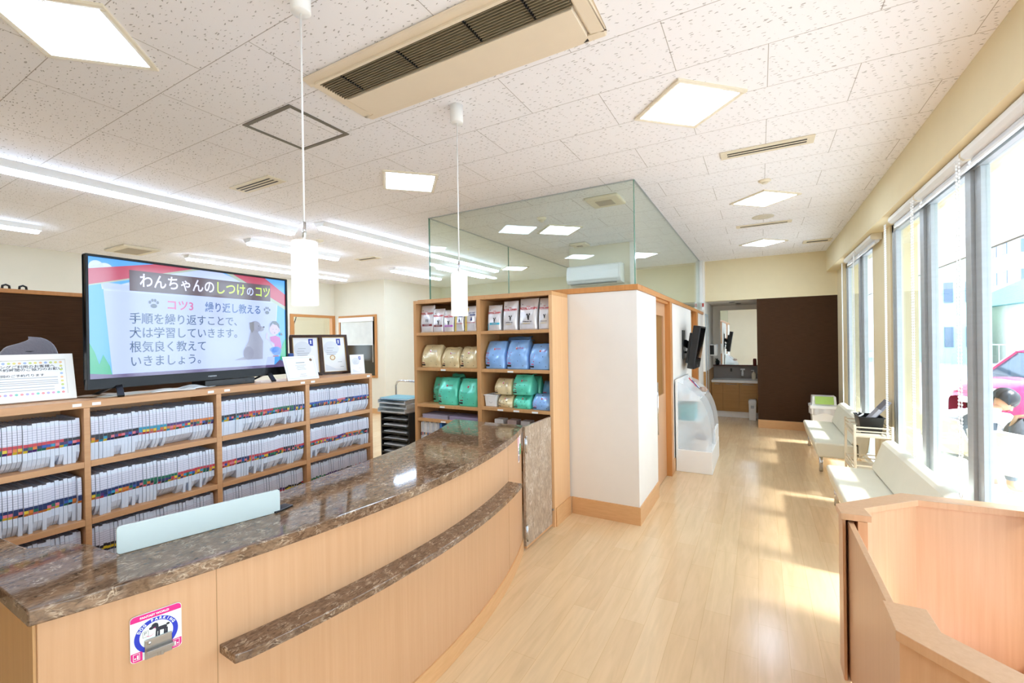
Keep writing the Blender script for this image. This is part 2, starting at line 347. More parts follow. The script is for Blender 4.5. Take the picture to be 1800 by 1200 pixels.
# the consulting room box
struct('wall_front', MB().box(-3.6, 4.13, 0, -.99, 4.26, 2.18), 'white', 'white half height wall end beside the food cabinet', 'wall')
w = MB().box(-1.14, 4.26, 0, -.99, 4.99, 2.18).box(-1.14, 5.92, 0, -.99, 7.79, 2.18).box(-1.14, 8.62, 0, -.99, 9.52, 2.18)
struct('wall_side', w, 'white', 'white half height wall along the corridor under the glass', 'wall')
struct('wall_inner', MB().box(-3.6, 4.26, 0, -3.46, 9.0, 2.18), 'white', 'white half height wall on the office side of the consulting room', 'wall')
struct('wall_unit', MB().box(-2.78, 6.95, 0, -1.76, 7.08, ZC), 'cream', 'cream wall behind the wall mounted air conditioner', 'wall')
struct('trim_1', MB().box(-1.76, 6.93, 0, -1.70, 7.10, ZC), 'wpaint', 'white post at the end of the air conditioner wall', 'trim')
t = MB().box(-3.62, 4.118, 2.182, -.975, 4.275, 2.234).box(-1.155, 4.275, 2.182, -.975, 9.52, 2.234).box(-3.62, 4.275, 2.182, -3.44, 9.0, 2.234)
struct('trim_2', t, 'oak', 'amber wooden rail capping the half height walls below the glass', 'trim', bevel=.003)
struct('trim_3', MB().box(-1.06, 9.44, 2.234, -.98, 9.52, ZC), 'wpaint', 'white post closing the glass partition at the corridor end', 'trim')
struct('baseboard_front', MB().box(-1.655, 4.118, 0, -.978, 4.13, .165).box(-.99, 4.13, 0, -.978, 4.985, .165).box(-.99, 5.925, 0, -.978, 7.785, .165), 'skirt', 'wooden skirting round the white wall end', 'baseboard')
g = MB().box(-3.53, 4.245, 2.234, -1.035, 4.255, ZC)
struct('window_3', g, 'glassg', 'frameless glass pane above the food cabinet reaching the ceiling', 'glass partition')
struct('window_4', MB().box(-1.04, 4.265, 2.234, -1.03, 9.44, ZC), 'glassg', 'frameless glass pane along the corridor above the white wall', 'glass partition')
struct('window_5', MB().box(-3.535, 4.265, 2.234, -3.525, 6.2, ZC).box(-3.535, 6.215, 2.234, -3.525, 8.95, ZC), 'glassg', 'glass panes between consulting room and office', 'glass partition')
struct('trim_4', MB().box(-1.036, 4.2445, 2.234, -1.0295, 4.2645, ZC).box(-3.536, 4.2445, 2.234, -3.5295, 4.2645, ZC).box(-3.534, 6.2, 2.234, -3.526, 6.215, ZC), 'glasse', 'green polished glass edges at the pane corners', 'trim')
t = MB().box(-3.54, 4.24, ZC - .008, -1.03, 4.26, ZC - .0005).box(-1.045, 4.265, ZC - .008, -1.025, 9.44, ZC - .0005).box(-3.54, 4.265, ZC - .008, -3.52, 8.95, ZC - .0005)
struct('trim_5', t, 'alu', 'thin ceiling channel holding the glass', 'trim')
# sliding door and the second doorway
d = thing('sliding_door', 'maple sliding door with a long bar handle and amber window in the white corridor wall', 'door', (-1.06, 5.3, 0))
b = MB().box(-1.08, 4.992, .01, -1.04, 5.10, 2.15).box(-1.08, 5.66, .01, -1.04, 5.778, 2.15).box(-1.08, 5.10, .01, -1.04, 5.66, 1.05).box(-1.08, 5.10, 2.0, -1.04, 5.66, 2.15)
b.build('door_leaf', 'wood', d, .002)
MB().box(-1.064, 5.10, 1.05, -1.056, 5.66, 2.0).build('door_window', frosted('amber_glass', 'cfa56e', .35), d, label='amber tinted window')
h = MB().tube([(-1.0, 5.06, .66), (-1.0, 5.06, 1.24)], .011); h.tube([(-1.04, 5.06, .72), (-1.0, 5.06, .72)], .007).tube([(-1.04, 5.06, 1.18), (-1.0, 5.06, 1.18)], .007)
h.build('handle', 'chrome', d, label='long chrome bar handle')
d['kind'] = 'thing'
struct('trim_6', MB().box(-1.14, 5.78, 0, -.975, 5.92, 2.182).box(-1.14, 4.99, 2.15, -1.0, 5.78, 2.182).box(-1.14, 8.44, 0, -.975, 8.62, 2.182).box(-1.14, 7.79, 0, -1.0, 7.84, 2.182), 'oak', 'amber door posts in the corridor wall', 'trim', bevel=.002)
struct('door_2', MB().box(-1.1, 7.84, .01, -1.06, 8.44, 2.16), 'sinkwood', 'second wooden door further down the corridor wall', 'door')
# corridor end
struct('wall_back', MB().box(-.05, 9.63, 0, 1.42, 9.78, 2.45), 'brown', 'dark brown textile covered wall at the corridor end', 'wall')
struct('wall_bulkhead', MB().box(-.99, 9.63, 2.45, 1.42, 9.78, ZC), 'cream2', 'warm cream bulkhead above the brown wall', 'wall')
struct('baseboard_back', MB().box(-.05, 9.615, 0, 1.2, 9.63, .155), 'skirt', 'maple skirting under the brown wall', 'baseboard')
struct('wall_alcove', MB().box(-1.14, 9.52, 1.05, -.95, 11.3, ZC).box(-1.14, 11.2, 0, 1.0, 11.3, 2.45).box(.9, 9.78, 0, 1.0, 11.2, 2.45), 'grey', 'grey walls of the washing alcove', 'wall')
struct('trim_7', MB().box(-1.14, 9.52, 0, -.945, 11.2, 1.05), 'sinkwood', 'brown wood wainscot in the washing alcove', 'trim')
struct('ceiling_alcove', MB().box(-.95, 9.78, 2.45, .9, 11.2, 2.5), 'grey', 'lowered ceiling of the washing alcove', 'ceiling')
struct('trim_8', MB().box(-.958, 9.53, 0, -.935, 9.60, 2.2).box(-.958, 9.95, 0, -.935, 10.0, 2.2).box(-.958, 9.60, 2.15, -.935, 9.95, 2.2), 'alu', 'metal door jamb in the alcove wall', 'trim')
# window wall
struct('wall_right', MB().box(1.2, 5.99, 0, 1.42, 6.81, 2.87).box(1.2, 8.80, 0, 1.42, 9.63, 2.87).box(1.2, -3, 0, 1.42, -2, 2.87), 'cream2', 'cream pillars between the windows', 'wall')
struct('wall_beam', MB().box(1.045, -3, 2.87, 1.45, 9.63, ZC), 'cream2', 'cream ceiling beam above the windows', 'wall')
struct('trim_9', MB().box(1.2, -2, 0, 1.42, 5.99, .07).box(1.2, 6.81, 0, 1.42, 8.8, .07), 'wpaint', 'white low window sills', 'trim')
def window(n, y0, y1, posts, label):
    f = MB()
    f.box(1.215, y0, 2.79, 1.27, y1, 2.868).box(1.215, y0, .07, 1.27, y1, .14)
    f.box(1.215, y0, .07, 1.27, y0 + .06, 2.868).box(1.215, y1 - .06, .07, 1.27, y1, 2.868)
    f.box(1.22, y0 + .06, .14, 1.262, y0 + .13, 2.79).box(1.22, y1 - .13, .14, 1.262, y1 - .06, 2.79)
    for a, b in posts:
        mid = (a + b) / 2
        f.box(1.205, mid, .14, 1.262, b, 2.79).box(1.225, a, .14, 1.27, mid - .004, 2.79).box(1.24, mid - .004, .14, 1.265, mid, 2.79, 1)
        f.box(1.215, b, .14, 1.235, b + .012, 2.79, 1)
    f = struct(n, f, ['alu', 'alud'], label, 'window', bevel=.004)
    p = MB(); e = [y0 + .06] + [v for ab in posts for v in ab] + [y1 - .06]
    for i in range(0, len(e), 2): p.box(1.248, e[i], .14, 1.254, e[i + 1], 2.79)
    p.build('pane', 'glass', f)
    return f
window('window_1', 6.81, 8.80, [(7.52, 7.74)], 'narrow far window by the second bench in grey aluminium frame')
window('window_2', -2, 5.99, [(-.2, 0), (.9, 1.1), (1.95, 2.15), (2.95, 3.13), (3.89, 4.07), (4.83, 5.03)], 'long row of floor length windows in grey aluminium frame')
# ================================================================ CEILING FITTINGS
def panel(x, y, label):
    t = thing('ceiling_light', label, 'ceiling light', (x, y, ZC), PI / 4 - .008, 'square recessed ceiling lights'); a, b = .245, .215
    f = MB()
    for s in (1, -1):
        f.extr([(0, 0), (.03, 0), (.03, .012), (.012, .016), (0, .012)], (-a, s * a, 0), (0, -s, 0), (0, 0, -1), (1, 0, 0), 2 * a)
        f.extr([(0, 0), (.03, 0), (.03, .012), (.012, .016), (0, .012)], (s * a, -b, 0), (-s, 0, 0), (0, 0, -1), (0, 1, 0), 2 * b)
    f.build('frame', 'ivory', t, local=True)
    MB().box(-b, -b, -.009, b, b, -.001).build('diffuser', 'panelE', t, local=True)
    return t
PNL = [(-2.865, .836, 'square ceiling light at the upper left, nearest the viewer'), (-.395, 3.084, 'square ceiling light left of the long slot vent, right of the ceiling cassette'),
       (-2.871, 3.185, 'square ceiling light between the two pendant cords'), (.058, 5.61, 'square ceiling light over the corridor below the sprinkler'),
       (.06, 8.22, 'farthest square ceiling light over the corridor, by the small vent'), (-2.40, 5.66, 'square ceiling light behind the glass partition'),
       (-1.87, 8.15, 'square ceiling light seen through the corridor glass pane'), (-4.48, 8.14, 'square ceiling light behind both glass panes in the office'), (-.4, .25, 'square ceiling light above the viewer')]
for a in PNL: panel(*a)
def tubelight(x, y0, y1, label, joint=None):
    ym = (y0 + y1) / 2; t = thing('tube_light', label, 'ceiling light', (x, ym, ZC - .002), 0, 'ceiling tube lights in the office'); h = (y1 - y0) / 2
    MB().extr([(-.10, 0), (.10, 0), (.055, -.055), (-.055, -.055)], (0, -h, 0), (1, 0, 0), (0, 0, 1), (0, 1, 0), 2 * h).build('body', 'wplas', t, local=True)
    d = MB()
    for a, b in ([(-h + .02, joint - ym - .004), (joint - ym + .004, h - .02)] if joint else [(-h + .02, h - .02)]):
        d.extr([(-.052, -.055), (.052, -.055), (.04, -.085), (-.04, -.085)], (0, a, 0), (1, 0, 0), (0, 0, 1), (0, 1, 0), b - a)
    d.build('diffuser', 'tubeE', t, local=True)
    return t
tubelight(-5.36, -.3, 3.70, 'longest tube light, at the left edge of the photo above the television', 2.24)
tubelight(-4.80, 3.66, 7.95, 'long tube light running behind the glass partition', 5.8)
tubelight(-6.40, 3.68, 5.24, 'short tube light half hidden by the left pendant shade')
tubelight(-8.38, 3.80, 7.08, 'long tube light just above the top edge of the television', 5.9)
tubelight(-7.9, .2, 1.96, 'tube light cut by the left edge, above the brown screen')
tubelight(-6.52, 6.66, 8.22, 'short tube light left of the glass partition corner')
tubelight(-5.52, 6.88, 8.55, 'short tube light seen through the glass partition corner')
# pendants
def pendant(x, y, label):
    t = thing('pendant_lamp', label, 'pendant lamp', (x, y, ZC), 0, 'pendant lamps over the counter')
    MB().lathe([(.001, -.114), (.038, -.112), (.041, -.106), (.041, 0)], n=28).build('canopy', 'wplas', t, local=True)
    MB().tube([(0, 0, -.114), (0, 0, -1.05)], .0042).build('cord', 'wplas', t, local=True)
    MB().tube([(0, 0, -1.0), (0, 0, -1.09)], .0075).build('stem', 'chrome', t, local=True)
    MB().lathe([(.012, -1.083), (.049, -1.083), (.0525, -1.088), (.053, -1.354), (.050, -1.354), (.049, -1.09), (.013, -1.087)], n=32, cap=False).build('shade', 'pendE', t, local=True)
    return t
pendant(-1.69, 1.214, 'left white cylinder pendant in front of the television corner')
pendant(-1.69, 2.325, 'right white cylinder pendant in front of the food cabinet')
# ceiling cassette air conditioner
t = thing('ceiling_cassette', 'long aged ivory air conditioner cassette with dark grille in the ceiling', 'air conditioner', (-1.45, 1.87, ZC))
X0, X1, Y0, Y1 = -2.262, -.640, 1.622, 2.150
b = MB(); pr = [(0, 0), (.13, -.0), (.13, -.018), (.10, -.026), (.012, -.012)]
fr = MB().box(X0, Y0, ZC - .022, X1, Y0 + .06, ZC - .001).box(X0, Y1 - .05, ZC - .022, X1, Y1, ZC - .001).box(X0, Y0 + .06, ZC - .022, X0 + .06, Y1 - .05, ZC - .001).box(X1 - .075, Y0 + .06, ZC - .022, X1, Y1 - .05, ZC - .001)
fr.build('frame', 'acbeige', t, .012, 3)
MB().box(X0 + .068, Y0 + .265, ZC - .028, X1 - .085, Y1 - .056, ZC - .002).build('panel', 'acbeige', t, .003)
MB().box(X0 + .06, Y0 + .06, ZC - .008, X1 - .075, Y0 + .265, ZC - .001).build('grille_box', 'grillb', t)
s = MB()
for i in range(11):
    y = Y0 + .078 + i * .0168; s.box(X0 + .06, y, ZC - .026, X1 - .075, y + .0045, ZC - .014)
s.build('louvre', mat('grille_slat', '8a7d66', .5), t)
for k in (.12, .40, .68, .88):
    s = MB(); x = X0 + .06 + k * (X1 - X0 - .135)
    for i in range(10): s.box(x - .005, Y0 + .075 + i * .0168, ZC - .029, x + .005, Y0 + .086 + i * .0168, ZC - .014)
    s.build('louvre_rib', 'black', t)
MB().box(X0 + .05, Y0 + .048, ZC - .034, X1 - .07, Y0 + .064, ZC - .022).build('flap', 'acbeige', t)
mk = frame_mtx((X1 - .12, Y1 - .025, ZC - .0228), (1, 0, 0), (0, -1, 0))
flat(MB(), [(0, -.012), (.03, -.012), (.03, .012)], mk).build('marker', 'black', t, label='small black triangle mark')
# hatch
t = thing('ceiling_hatch', 'square ceiling access hatch with dark aluminium rim above the left pendant cord', 'hatch', (-2.84, 2.0, ZC)); f = MB()
hx0, hx1, hy0, hy1 = -3.10, -2.585, 1.762, 2.235
hatchm = mat('hatch_rim', '6f685e', .45, .3)
f.box(hx0, hy0, ZC - .006, hx1, hy0 + .026, ZC - .0005).box(hx0, hy1 - .026, ZC - .006, hx1, hy1, ZC - .0005).box(hx0, hy0 + .026, ZC - .006, hx0 + .026, hy1 - .026, ZC - .0005).box(hx1 - .026, hy0 + .026, ZC - .006, hx1, hy1 - .026, ZC - .0005)
f.build('rim', hatchm, t); MB().box(hx0 + .031, hy0 + .031, ZC - .004, hx1 - .031, hy1 - .031, ZC - .0005).build('lid', 'ceil', t)
def slotvent(name, x0, x1, y0, y1, label, slots=2, m='ivory', grp=None):
    t = thing(name, label, 'vent', ((x0 + x1) / 2, (y0 + y1) / 2, ZC), 0, grp); w = y1 - y0; e = min(.03, w * .2)
    MB().box(x0, y0, ZC - .012, x1, y1, ZC - .0005).build('frame', m, t, .003)
    s = MB(); p = (w - 2 * e) / slots
    for i in range(slots): s.box(x0 + .05, y0 + e + i * p + p * .2, ZC - .0135, x1 - .05, y0 + e + i * p + p * .62, ZC - .0115)
    s.build('slot', 'grillb', t, label='dark air slots')
    return t
slotvent('slot_vent', -4.455, -3.825, 2.395, 2.572, 'ivory slot vent above the left tube light, left of the left pendant cord', 3)
slotvent('slot_vent', -.27, .382, 4.02, 4.175, 'long ivory slot vent on the corridor ceiling right of the square light', 2)
slotvent('slot_vent', -.40, .58, 10.35 - .0, 10.55, 'far thin ivory slot vent beyond the round ceiling speaker', 2) if False else slotvent('slot_vent', -.27, .382, 6.80, 6.92, 'thin ivory slot vent beyond the round ceiling speaker', 2)
slotvent('slot_vent', .62, 1.0, 8.42, 8.66, 'small vent with dark opening at the far right ceiling corner', 1)
slotvent('slot_vent', -6.4, -5.9, 5.6, 5.78, 'flat ceiling vent behind the left pendant lamp', 1)
slotvent('slot_vent', -8.95, -8.65, 7.0, 7.2, 'tiny ceiling vent in the back corner of the office', 1)
def boxvent(x0, x1, y0, y1, label):
    t = thing('exhaust_vent', label, 'vent', ((x0 + x1) / 2, (y0 + y1) / 2, ZC), 0)
    MB().box(x0, y0, ZC - .035, x1, y1, ZC - .0005).build('cover', 'ivory', t, .015)
    MB().box(x0 + .09, y0 + .09, ZC - .04, x1 - .09, y1 - .09, ZC - .034).build('filter', mat('vent_filter', 'b9ad9b', .8), t)
boxvent(-1.63, -1.27, 4.53, 4.88, 'square exhaust vent behind the glass near its corner')
boxvent(-8.9, -8.2, 2.9, 3.38, 'square exhaust vent above the top left corner of the television')
boxvent(-2.62, -2.35, 6.55, 6.8, 'small exhaust vent above the wall air conditioner')
def roundthing(name, x, y, r, h, label, cat, m='ivory'):
    t = thing(name, label, cat, (x, y, ZC)); MB().lathe([(r, 0), (r, -h * .4), (r * .7, -h), (.001, -h)], n=28).build('body', m, t, local=True)
    MB().lathe([(r * .45, -h), (r * .4, -h * 1.6), (.001, -h * 1.6)], n=20).build('centre', m, t, local=True)
roundthing('ceiling_speaker', .049, 6.455, .125, .008, 'round flat ceiling speaker beyond the second corridor light', 'speaker', mat('speaker_mesh', 'd6cdbb', .8))
roundthing('sprinkler_head', .056, 4.962, .055, .02, 'small round sprinkler head over the corridor', 'sprinkler')
roundthing('smoke_detector', -2.354, 4.991, .06, .03, 'round smoke detector behind the glass partition', 'smoke detector')
roundthing('sprinkler_head', -5.64, 4.303, .055, .02, 'round sprinkler head right of the left pendant lamp', 'sprinkler')
# wall air conditioner
t = thing('wall_air_conditioner', 'white wall air conditioner behind the glass partition', 'air conditioner', (-2.30, 6.95, 2.76))
prof = [(0, 0), (.20, .02), (.235, .08), (.235, .20), (.21, .285), (.16, .31), (0, .31)]
MB().extr(prof, (-2.74, 6.949, 2.605), (0, -1, 0), (0, 0, 1), (1, 0, 0), .86, 0, False).build('body', 'wplas', t, .012, 3)
MB().extr([(a * 1.03, b) for a, b in prof], (-1.88, 6.949, 2.605), (0, -1, 0), (0, 0, 1), (1, 0, 0), .03).build('end_cap', 'wplas', t, .008)
MB().box(-2.68, 6.735, 2.611, -1.93, 6.80, 2.619).box(-2.70, 6.7115, 2.66, -1.90, 6.714, 2.664).build('air_slot', mat('vent_shadow', '8d8a84', .7), t)
# ================================================================ RECEPTION COUNTER
CX, CY = -5.465, 1.79
def arc(R, y0, y1, n=40):
    return [(CX + math.sqrt(R * R - (y - CY) ** 2), y) for y in [y0 + (y1 - y0) * i / n for i in range(n + 1)]]
cnt = thing('reception_counter', 'curved beech reception counter with brown marble top and ledge', 'reception counter', (-1.9, 1.8, 0))
body = arc(4.0, .405, 3.19)
inner = [(-2.36, 3.165), (-2.2, 2.7), (-2.06, 2.26), (-2.0, 1.825), (-1.96, 1.25), (-1.93, .72), (-2.7, .55), (-2.7, .405)]
MB().prism(body + [(-1.99, 3.19), (-1.86, 2.7), (-1.78, 2.2), (-1.76, 1.8), (-1.78, 1.2), (-1.87, .6), (-2.7, .5), (-2.7, .405)], 0, .988).build('front_panel', 'wood', cnt, .002)
top = arc(4.018, .385, 3.198, 60)
itop = [(-2.40, 3.198), (-2.23, 2.75), (-2.09, 2.26), (-2.035, 1.825), (-1.985, 1.25), (-1.905, .64), (-2.07, .625), (-2.15, .595), (-2.235, .505), (-2.75, .47), (-2.75, .385)]
MB().prism(top + itop, .988, 1.032).build('countertop', 'marble', cnt, .004, 3, label='polished brown marble countertop')
lo = arc(4.108, .80, 2.72, 50); li = arc(3.999, .80, 2.72, 50)[::-1]
lo[0] = (lo[0][0] - .012, .795); 
MB().prism(lo + li, .698, .728).build('ledge', 'marble', cnt, .003, 2, label='narrow brown marble bag ledge')
sk = arc(4.008, .40, 3.188); MB().prism(sk + arc(3.99, .40, 3.188)[::-1], .001, .10).build('skirting', 'skirt', cnt)
sm = MB()
jm = mat('joint_brown', 'a9835a', .8)  # darker brown for the thin panel joints
for y in (.795, 2.72):
    x = CX + math.sqrt(16 - (y - CY) ** 2); MB().box(x - .004, y - .0012, .1, x + .0006, y + .0012, .985).build('panel_joint', jm, cnt)
MB().box(-2.71, .398, .0, -1.72, .4046, .985).build('end_panel', wood('shaded_end_veneer', 'b98a58', 'c79a66', .4), cnt)  # end face in darker wood tones: its shade is put into the colour
# white upright board on the counter
bd = thing('counter_screen', 'long white rounded board standing on the inner edge of the marble counter', 'screen board', (-1.81, .87, 1.032))
p0, p1 = Vector((-1.879, .632, 1.0325)), Vector((-1.745, 1.122, 1.0325)); u = (p1 - p0).normalized(); n_ = u.cross(Vector((0, 0, 1))); L = (p1 - p0).length; H = .094
def rrect(w, h, r, n=6):
    o = []
    for cx, cy, a in ((w - r, r, -PI / 2), (w - r, h - r, 0), (r, h - r, PI / 2), (r, r, PI)):
        o += [(cx + r * math.cos(a + PI / 2 * k / n), cy + r * math.sin(a + PI / 2 * k / n)) for k in range(n + 1)]
    return o
MB().extr(rrect(L, H, .012), p0 - n_ * .012, u, (0, 0, 1), n_, .012).build('board', mat('pale_acrylic_board', 'c8d4d2', .25, var=.02), bd, .003)
MB().bar(p1 - u * .03 - n_ * .014 + Vector((0, 0, .004)), p1 + u * .05 - n_ * .05 + Vector((0, 0, .004)), .05, .008).build('foot', 'black', bd, .002)
# swing gate
g = thing('swing_gate', 'stone patterned swing gate between counter and food cabinet', 'gate', (-1.69, 3.45, 0))
MB().box(-1.715, 3.205, .035, -1.69, 3.722, 1.018).build('panel', 'granite', g, .002)
MB().box(-1.714, 3.205, .018, -1.691, 3.722, .034).build('edge_strip', 'shelf', g)
for z0 in (.80, .075):
    h = MB().tube([(-1.684, 3.215, z0), (-1.684, 3.215, z0 + .14)], .006).box(-1.691, 3.192, z0 + .01, -1.688, 3.215, z0 + .13)
    h.build('hinge', 'chrome', g, label='chrome hinge')
MB().tube([(-1.69, 3.715, .165), (-1.676, 3.721, .165)], .008).build('latch', 'steel', g)
# dog parking sign
def on_panel(y, z, off=.0): 
    x = CX + math.sqrt((4.0 + off) ** 2 - (y - CY) ** 2); t = Vector((-(y - CY), x - CX, 0)).normalized(); 
    if t.y < 0: t = -t
    return frame_mtx((x, y, z), t, (0, 0, 1))
sg = thing('leash_hook_sign', 'square pink and white dog parking sign with steel leash hook on the counter front', 'sign', on_panel(.642, .849).translation)
F = on_panel(.642, .849, .0015); w, h = .124, .138
pnk, blu, nav = mat('sign_magenta', 'd8127f', .35), mat('sign_blue', '1330b8', .35), mat('sign_navy', '171b2e', .4)
sw = mat('sign_white', 'e9efea', .35)
pb = MB(); out = [(a - w / 2, b - h / 2) for a, b in rrect(w, h, .011)]
q = [F @ Vector((a, b, 0)) for a, b in out]; q2 = [F @ Vector((a, b, .0035)) for a, b in out]; k = len(out)
pb.faces(q + q2, [tuple(range(k - 1, -1, -1)), tuple(range(k, 2 * k))]); pb.faces(q + q2, [(i, (i + 1) % k, k + (i + 1) % k, k + i) for i in range(k)])
pl = pb.build('plate', sw, sg)
def clip(f): return [(a, b) for a, b in out if f(b)]
z1 = .0039
hd = MB(); flat(hd, [(-w / 2 + .001, h / 2 - .019)] + [(w / 2 - .001, h / 2 - .019)] + [(a * .985, b - .001) for a, b in clip(lambda b: b > h / 2 - .012)], F, z1); hd.build('header_band', pnk, pl)
for s in (-1, 1):
    cb = MB(); c = [(a, b) for a, b in out if b < -h / 2 + .012 and a * s > 0]; e = [(s * (w / 2 - .001), -h / 2 + .029), (s * .034, -h / 2 + .029), (s * .034, -h / 2 + .001)]
    pts = sorted(c, key=lambda p: p[1] * s * -1) 
    flat(cb, ([(s * .034, -h / 2 + .001), (s * .051, -h / 2 + .001), (s * (w / 2 - .004), -h / 2 + .004), (s * (w / 2 - .001), -h / 2 + .011), (s * (w / 2 - .001), -h / 2 + .029), (s * .034, -h / 2 + .029)]), F, z1)
    cb.build('corner_band', pnk, pl)
    o = MB()
    for a, b, c_, d_ in ((.040, -.063, .056, -.0618), (.040, -.044, .056, -.0428), (.040, -.063, .0412, -.043), (.0548, -.063, .056, -.043), (.043, -.060, .047, -.048), (.049, -.058, .053, -.054)):
        xs = sorted((s * a, s * c_)); flat(o, [(xs[0], b), (xs[1], b), (xs[1], d_), (xs[0], d_)], F, z1 + .0004)
    o.build('emblem', sw, pl)
ring = MB(); N_ = 48; rx, ry, ri = .053, .052, .0405; cy = -.004
for i in range(N_):
    a0, a1 = 2 * PI * i / N_, 2 * PI * (i + 1) / N_
    flat(ring, [(rx * math.cos(a0), cy + ry * math.sin(a0)), (rx * math.cos(a1), cy + ry * math.sin(a1)), (ri * math.cos(a1), cy + ri * math.sin(a1)), (ri * math.cos(a0), cy + ri * math.sin(a0))], F, z1)
ring.build('ring', blu, pl)
dog = MB(); ox, oy = .008, .006
disc(dog, ox - .012, oy + .017, .0085, .008, F, z1); disc(dog, ox - .020, oy + .0125, .006, .0045, F, z1 + .0001); disc(dog, ox - .007, oy + .0125, .004, .008, F, z1 + .0002)
flat(dog, [(ox - .009, oy + .010), (ox + .014, oy + .010), (ox + .018, oy + .006), (ox + .016, oy - .004), (ox + .002, oy - .002), (ox - .010, oy - .004)], F, z1 + .0003)
for x in (-.010, -.004, .010, .015): flat(dog, [(ox + x, oy), (ox + x + .0045, oy), (ox + x + .004, oy - .017), (ox + x - .001, oy - .017)], F, z1 + .0001)
disc(dog, ox + .020, oy + .010, .0045, .0035, F, z1 + .0002)
dog.build('dog_figure', nav, pl)
ls = MB(); flat(ls, [(-.006, .015), (-.002, .017), (-.003, .0185), (-.007, .0165)], F, z1 + .0006)
pts = [(-.004, .012), (-.006, .002), (-.012, -.004), (-.020, -.004), (-.024, 0)]
for a, b in zip(pts, pts[1:]): flat(ls, [(a[0], a[1]), (b[0], b[1]), (b[0], b[1] + .0012), (a[0] + .0008, a[1] + .0012)], F, z1 + .0006)
ls.build('leash_figure', pnk, pl)
pk = MB(); 
for a in ((-.033, -.003, -.019, -.0022), (-.033, .0145, -.019, .0153), (-.033, -.003, -.0322, .0153), (-.0198, -.003, -.019, .0153), (-.029, .004, -.0278, .0125), (-.029, .0115, -.024, .0125), (-.029, .008, -.024, .009), (-.0248, .008, -.0238, .0125)):
    flat(pk, [(a[0], a[1]), (a[2], a[1]), (a[2], a[3]), (a[0], a[3])], F, z1)
pk.build('parking_figure', nav, pl)
text('header_lettering', 'FANTASY WORLD', .0085, F @ Matrix.Translation((-.004, h / 2 - .0105, z1 + .0004)), sw, pl, .0001, 'CENTER', 1, .0003)
st = 'DOG PARKING'
for i, ch in enumerate(st):
    if ch == ' ': continue
    a = PI / 2 + math.radians(62) - math.radians(124) * i / (len(st) - 1)
    text('ring_lettering', ch, .0105, F @ Matrix.Translation((.0463 * math.cos(a), cy + .0463 * math.sin(a), z1 + .0004)) @ Matrix.Rotation(a - PI / 2, 4, 'Z'), sw, pl, .0001, 'CENTER', 1, .0004)
hk = MB(); c = F @ Vector((.004, -.040, .007)); U, V_, N3 = F.to_3x3() @ Vector((1, 0, 0)), Vector((0, 0, 1)), F.to_3x3() @ Vector((0, 0, 1))
hk.obox(c, U * .033, V_ * .029, N3 * .0012)
hk.build('hook_plate', 'steel', sg, .001, label='steel hook plate')
hb = MB(); hb.obox(c + N3 * .014 - V_ * .006 + U * .004, U * .033, V_ * .006, N3 * .0012); hb.obox(c + N3 * .007 - V_ * .001 + U * .004, U * .030, V_ * .0012, N3 * .007)
hb.obox(c + N3 * .012 - V_ * .016, U * .004, V_ * .008, N3 * .0012).obox(c + N3 * .008 - V_ * .018 + U * .008, U * .004, V_ * .010, N3 * .0012)
hb.build('hook', 'steel', sg, .001)
for a, b in ((-.022, .018), (.022, -.014)): MB().lathe([(.001, .003), (.004, .002), (.005, 0)], n=14, cap=False).build('rivet', 'chrome', sg).matrix_parent_inverse @= Matrix.Translation(c + U * a + V_ * b + N3 * .0015) @ N3.to_track_quat('Z', 'Y').to_matrix().to_4x4()
# leaflets taped near the gate
for (y, z, ww, hh, col, lab, nm) in ((3.04, .93, .055, .075, 'f4c9d2', 'pale pink leaflet on the counter end near the gate', 'leaflet'), (3.105, .95, .05, .10, 'f3f3f0', 'white slip on the counter end above the green leaflet', 'leaflet'),
                         (3.05, .835, .055, .13, 'f2e7ea', 'white and pink illustrated leaflet at the counter end', 'leaflet'), (3.115, .86, .05, .085, '35a06a', 'green leaflet on the counter end by the gate hinge', 'leaflet')):
    T = on_panel(y, z, .0012); o = MB(); ps = [(-ww / 2, -hh / 2), (ww / 2, -hh / 2), (ww / 2, hh / 2), (-ww / 2, hh / 2)]
    o.faces([T @ Vector((a, b, 0)) for a, b in ps] + [T @ Vector((a, b, .0008)) for a, b in ps], [(3, 2, 1, 0), (4, 5, 6, 7), (0, 1, 5, 4), (1, 2, 6, 5), (2, 3, 7, 6), (3, 0, 4, 7)])
    o = tag(o.build(nm, mat('leaflet_' + col, col, .6)), lab, 'leaflet')
    d = MB()
    for i in range(3): flat(d, [(-ww * .35, hh * (.3 - i * .15)), (ww * .3, hh * (.3 - i * .15)), (ww * .3, hh * (.34 - i * .15)), (-ww * .35, hh * (.34 - i * .15))], T, .0012)
    if hh > .12:
        disc(d, -.002, .01, .014, .012, T, .0012); flat(d, [(-.02, -.055), (.012, -.055), (.018, -.02), (-.012, -.012)], T, .0012)
    d.build('print', mat('print_' + col, {'35a06a': 'e8f3ea', 'f2e7ea': '6b5a66'}.get(col, 'c98f9f'), .6), o)
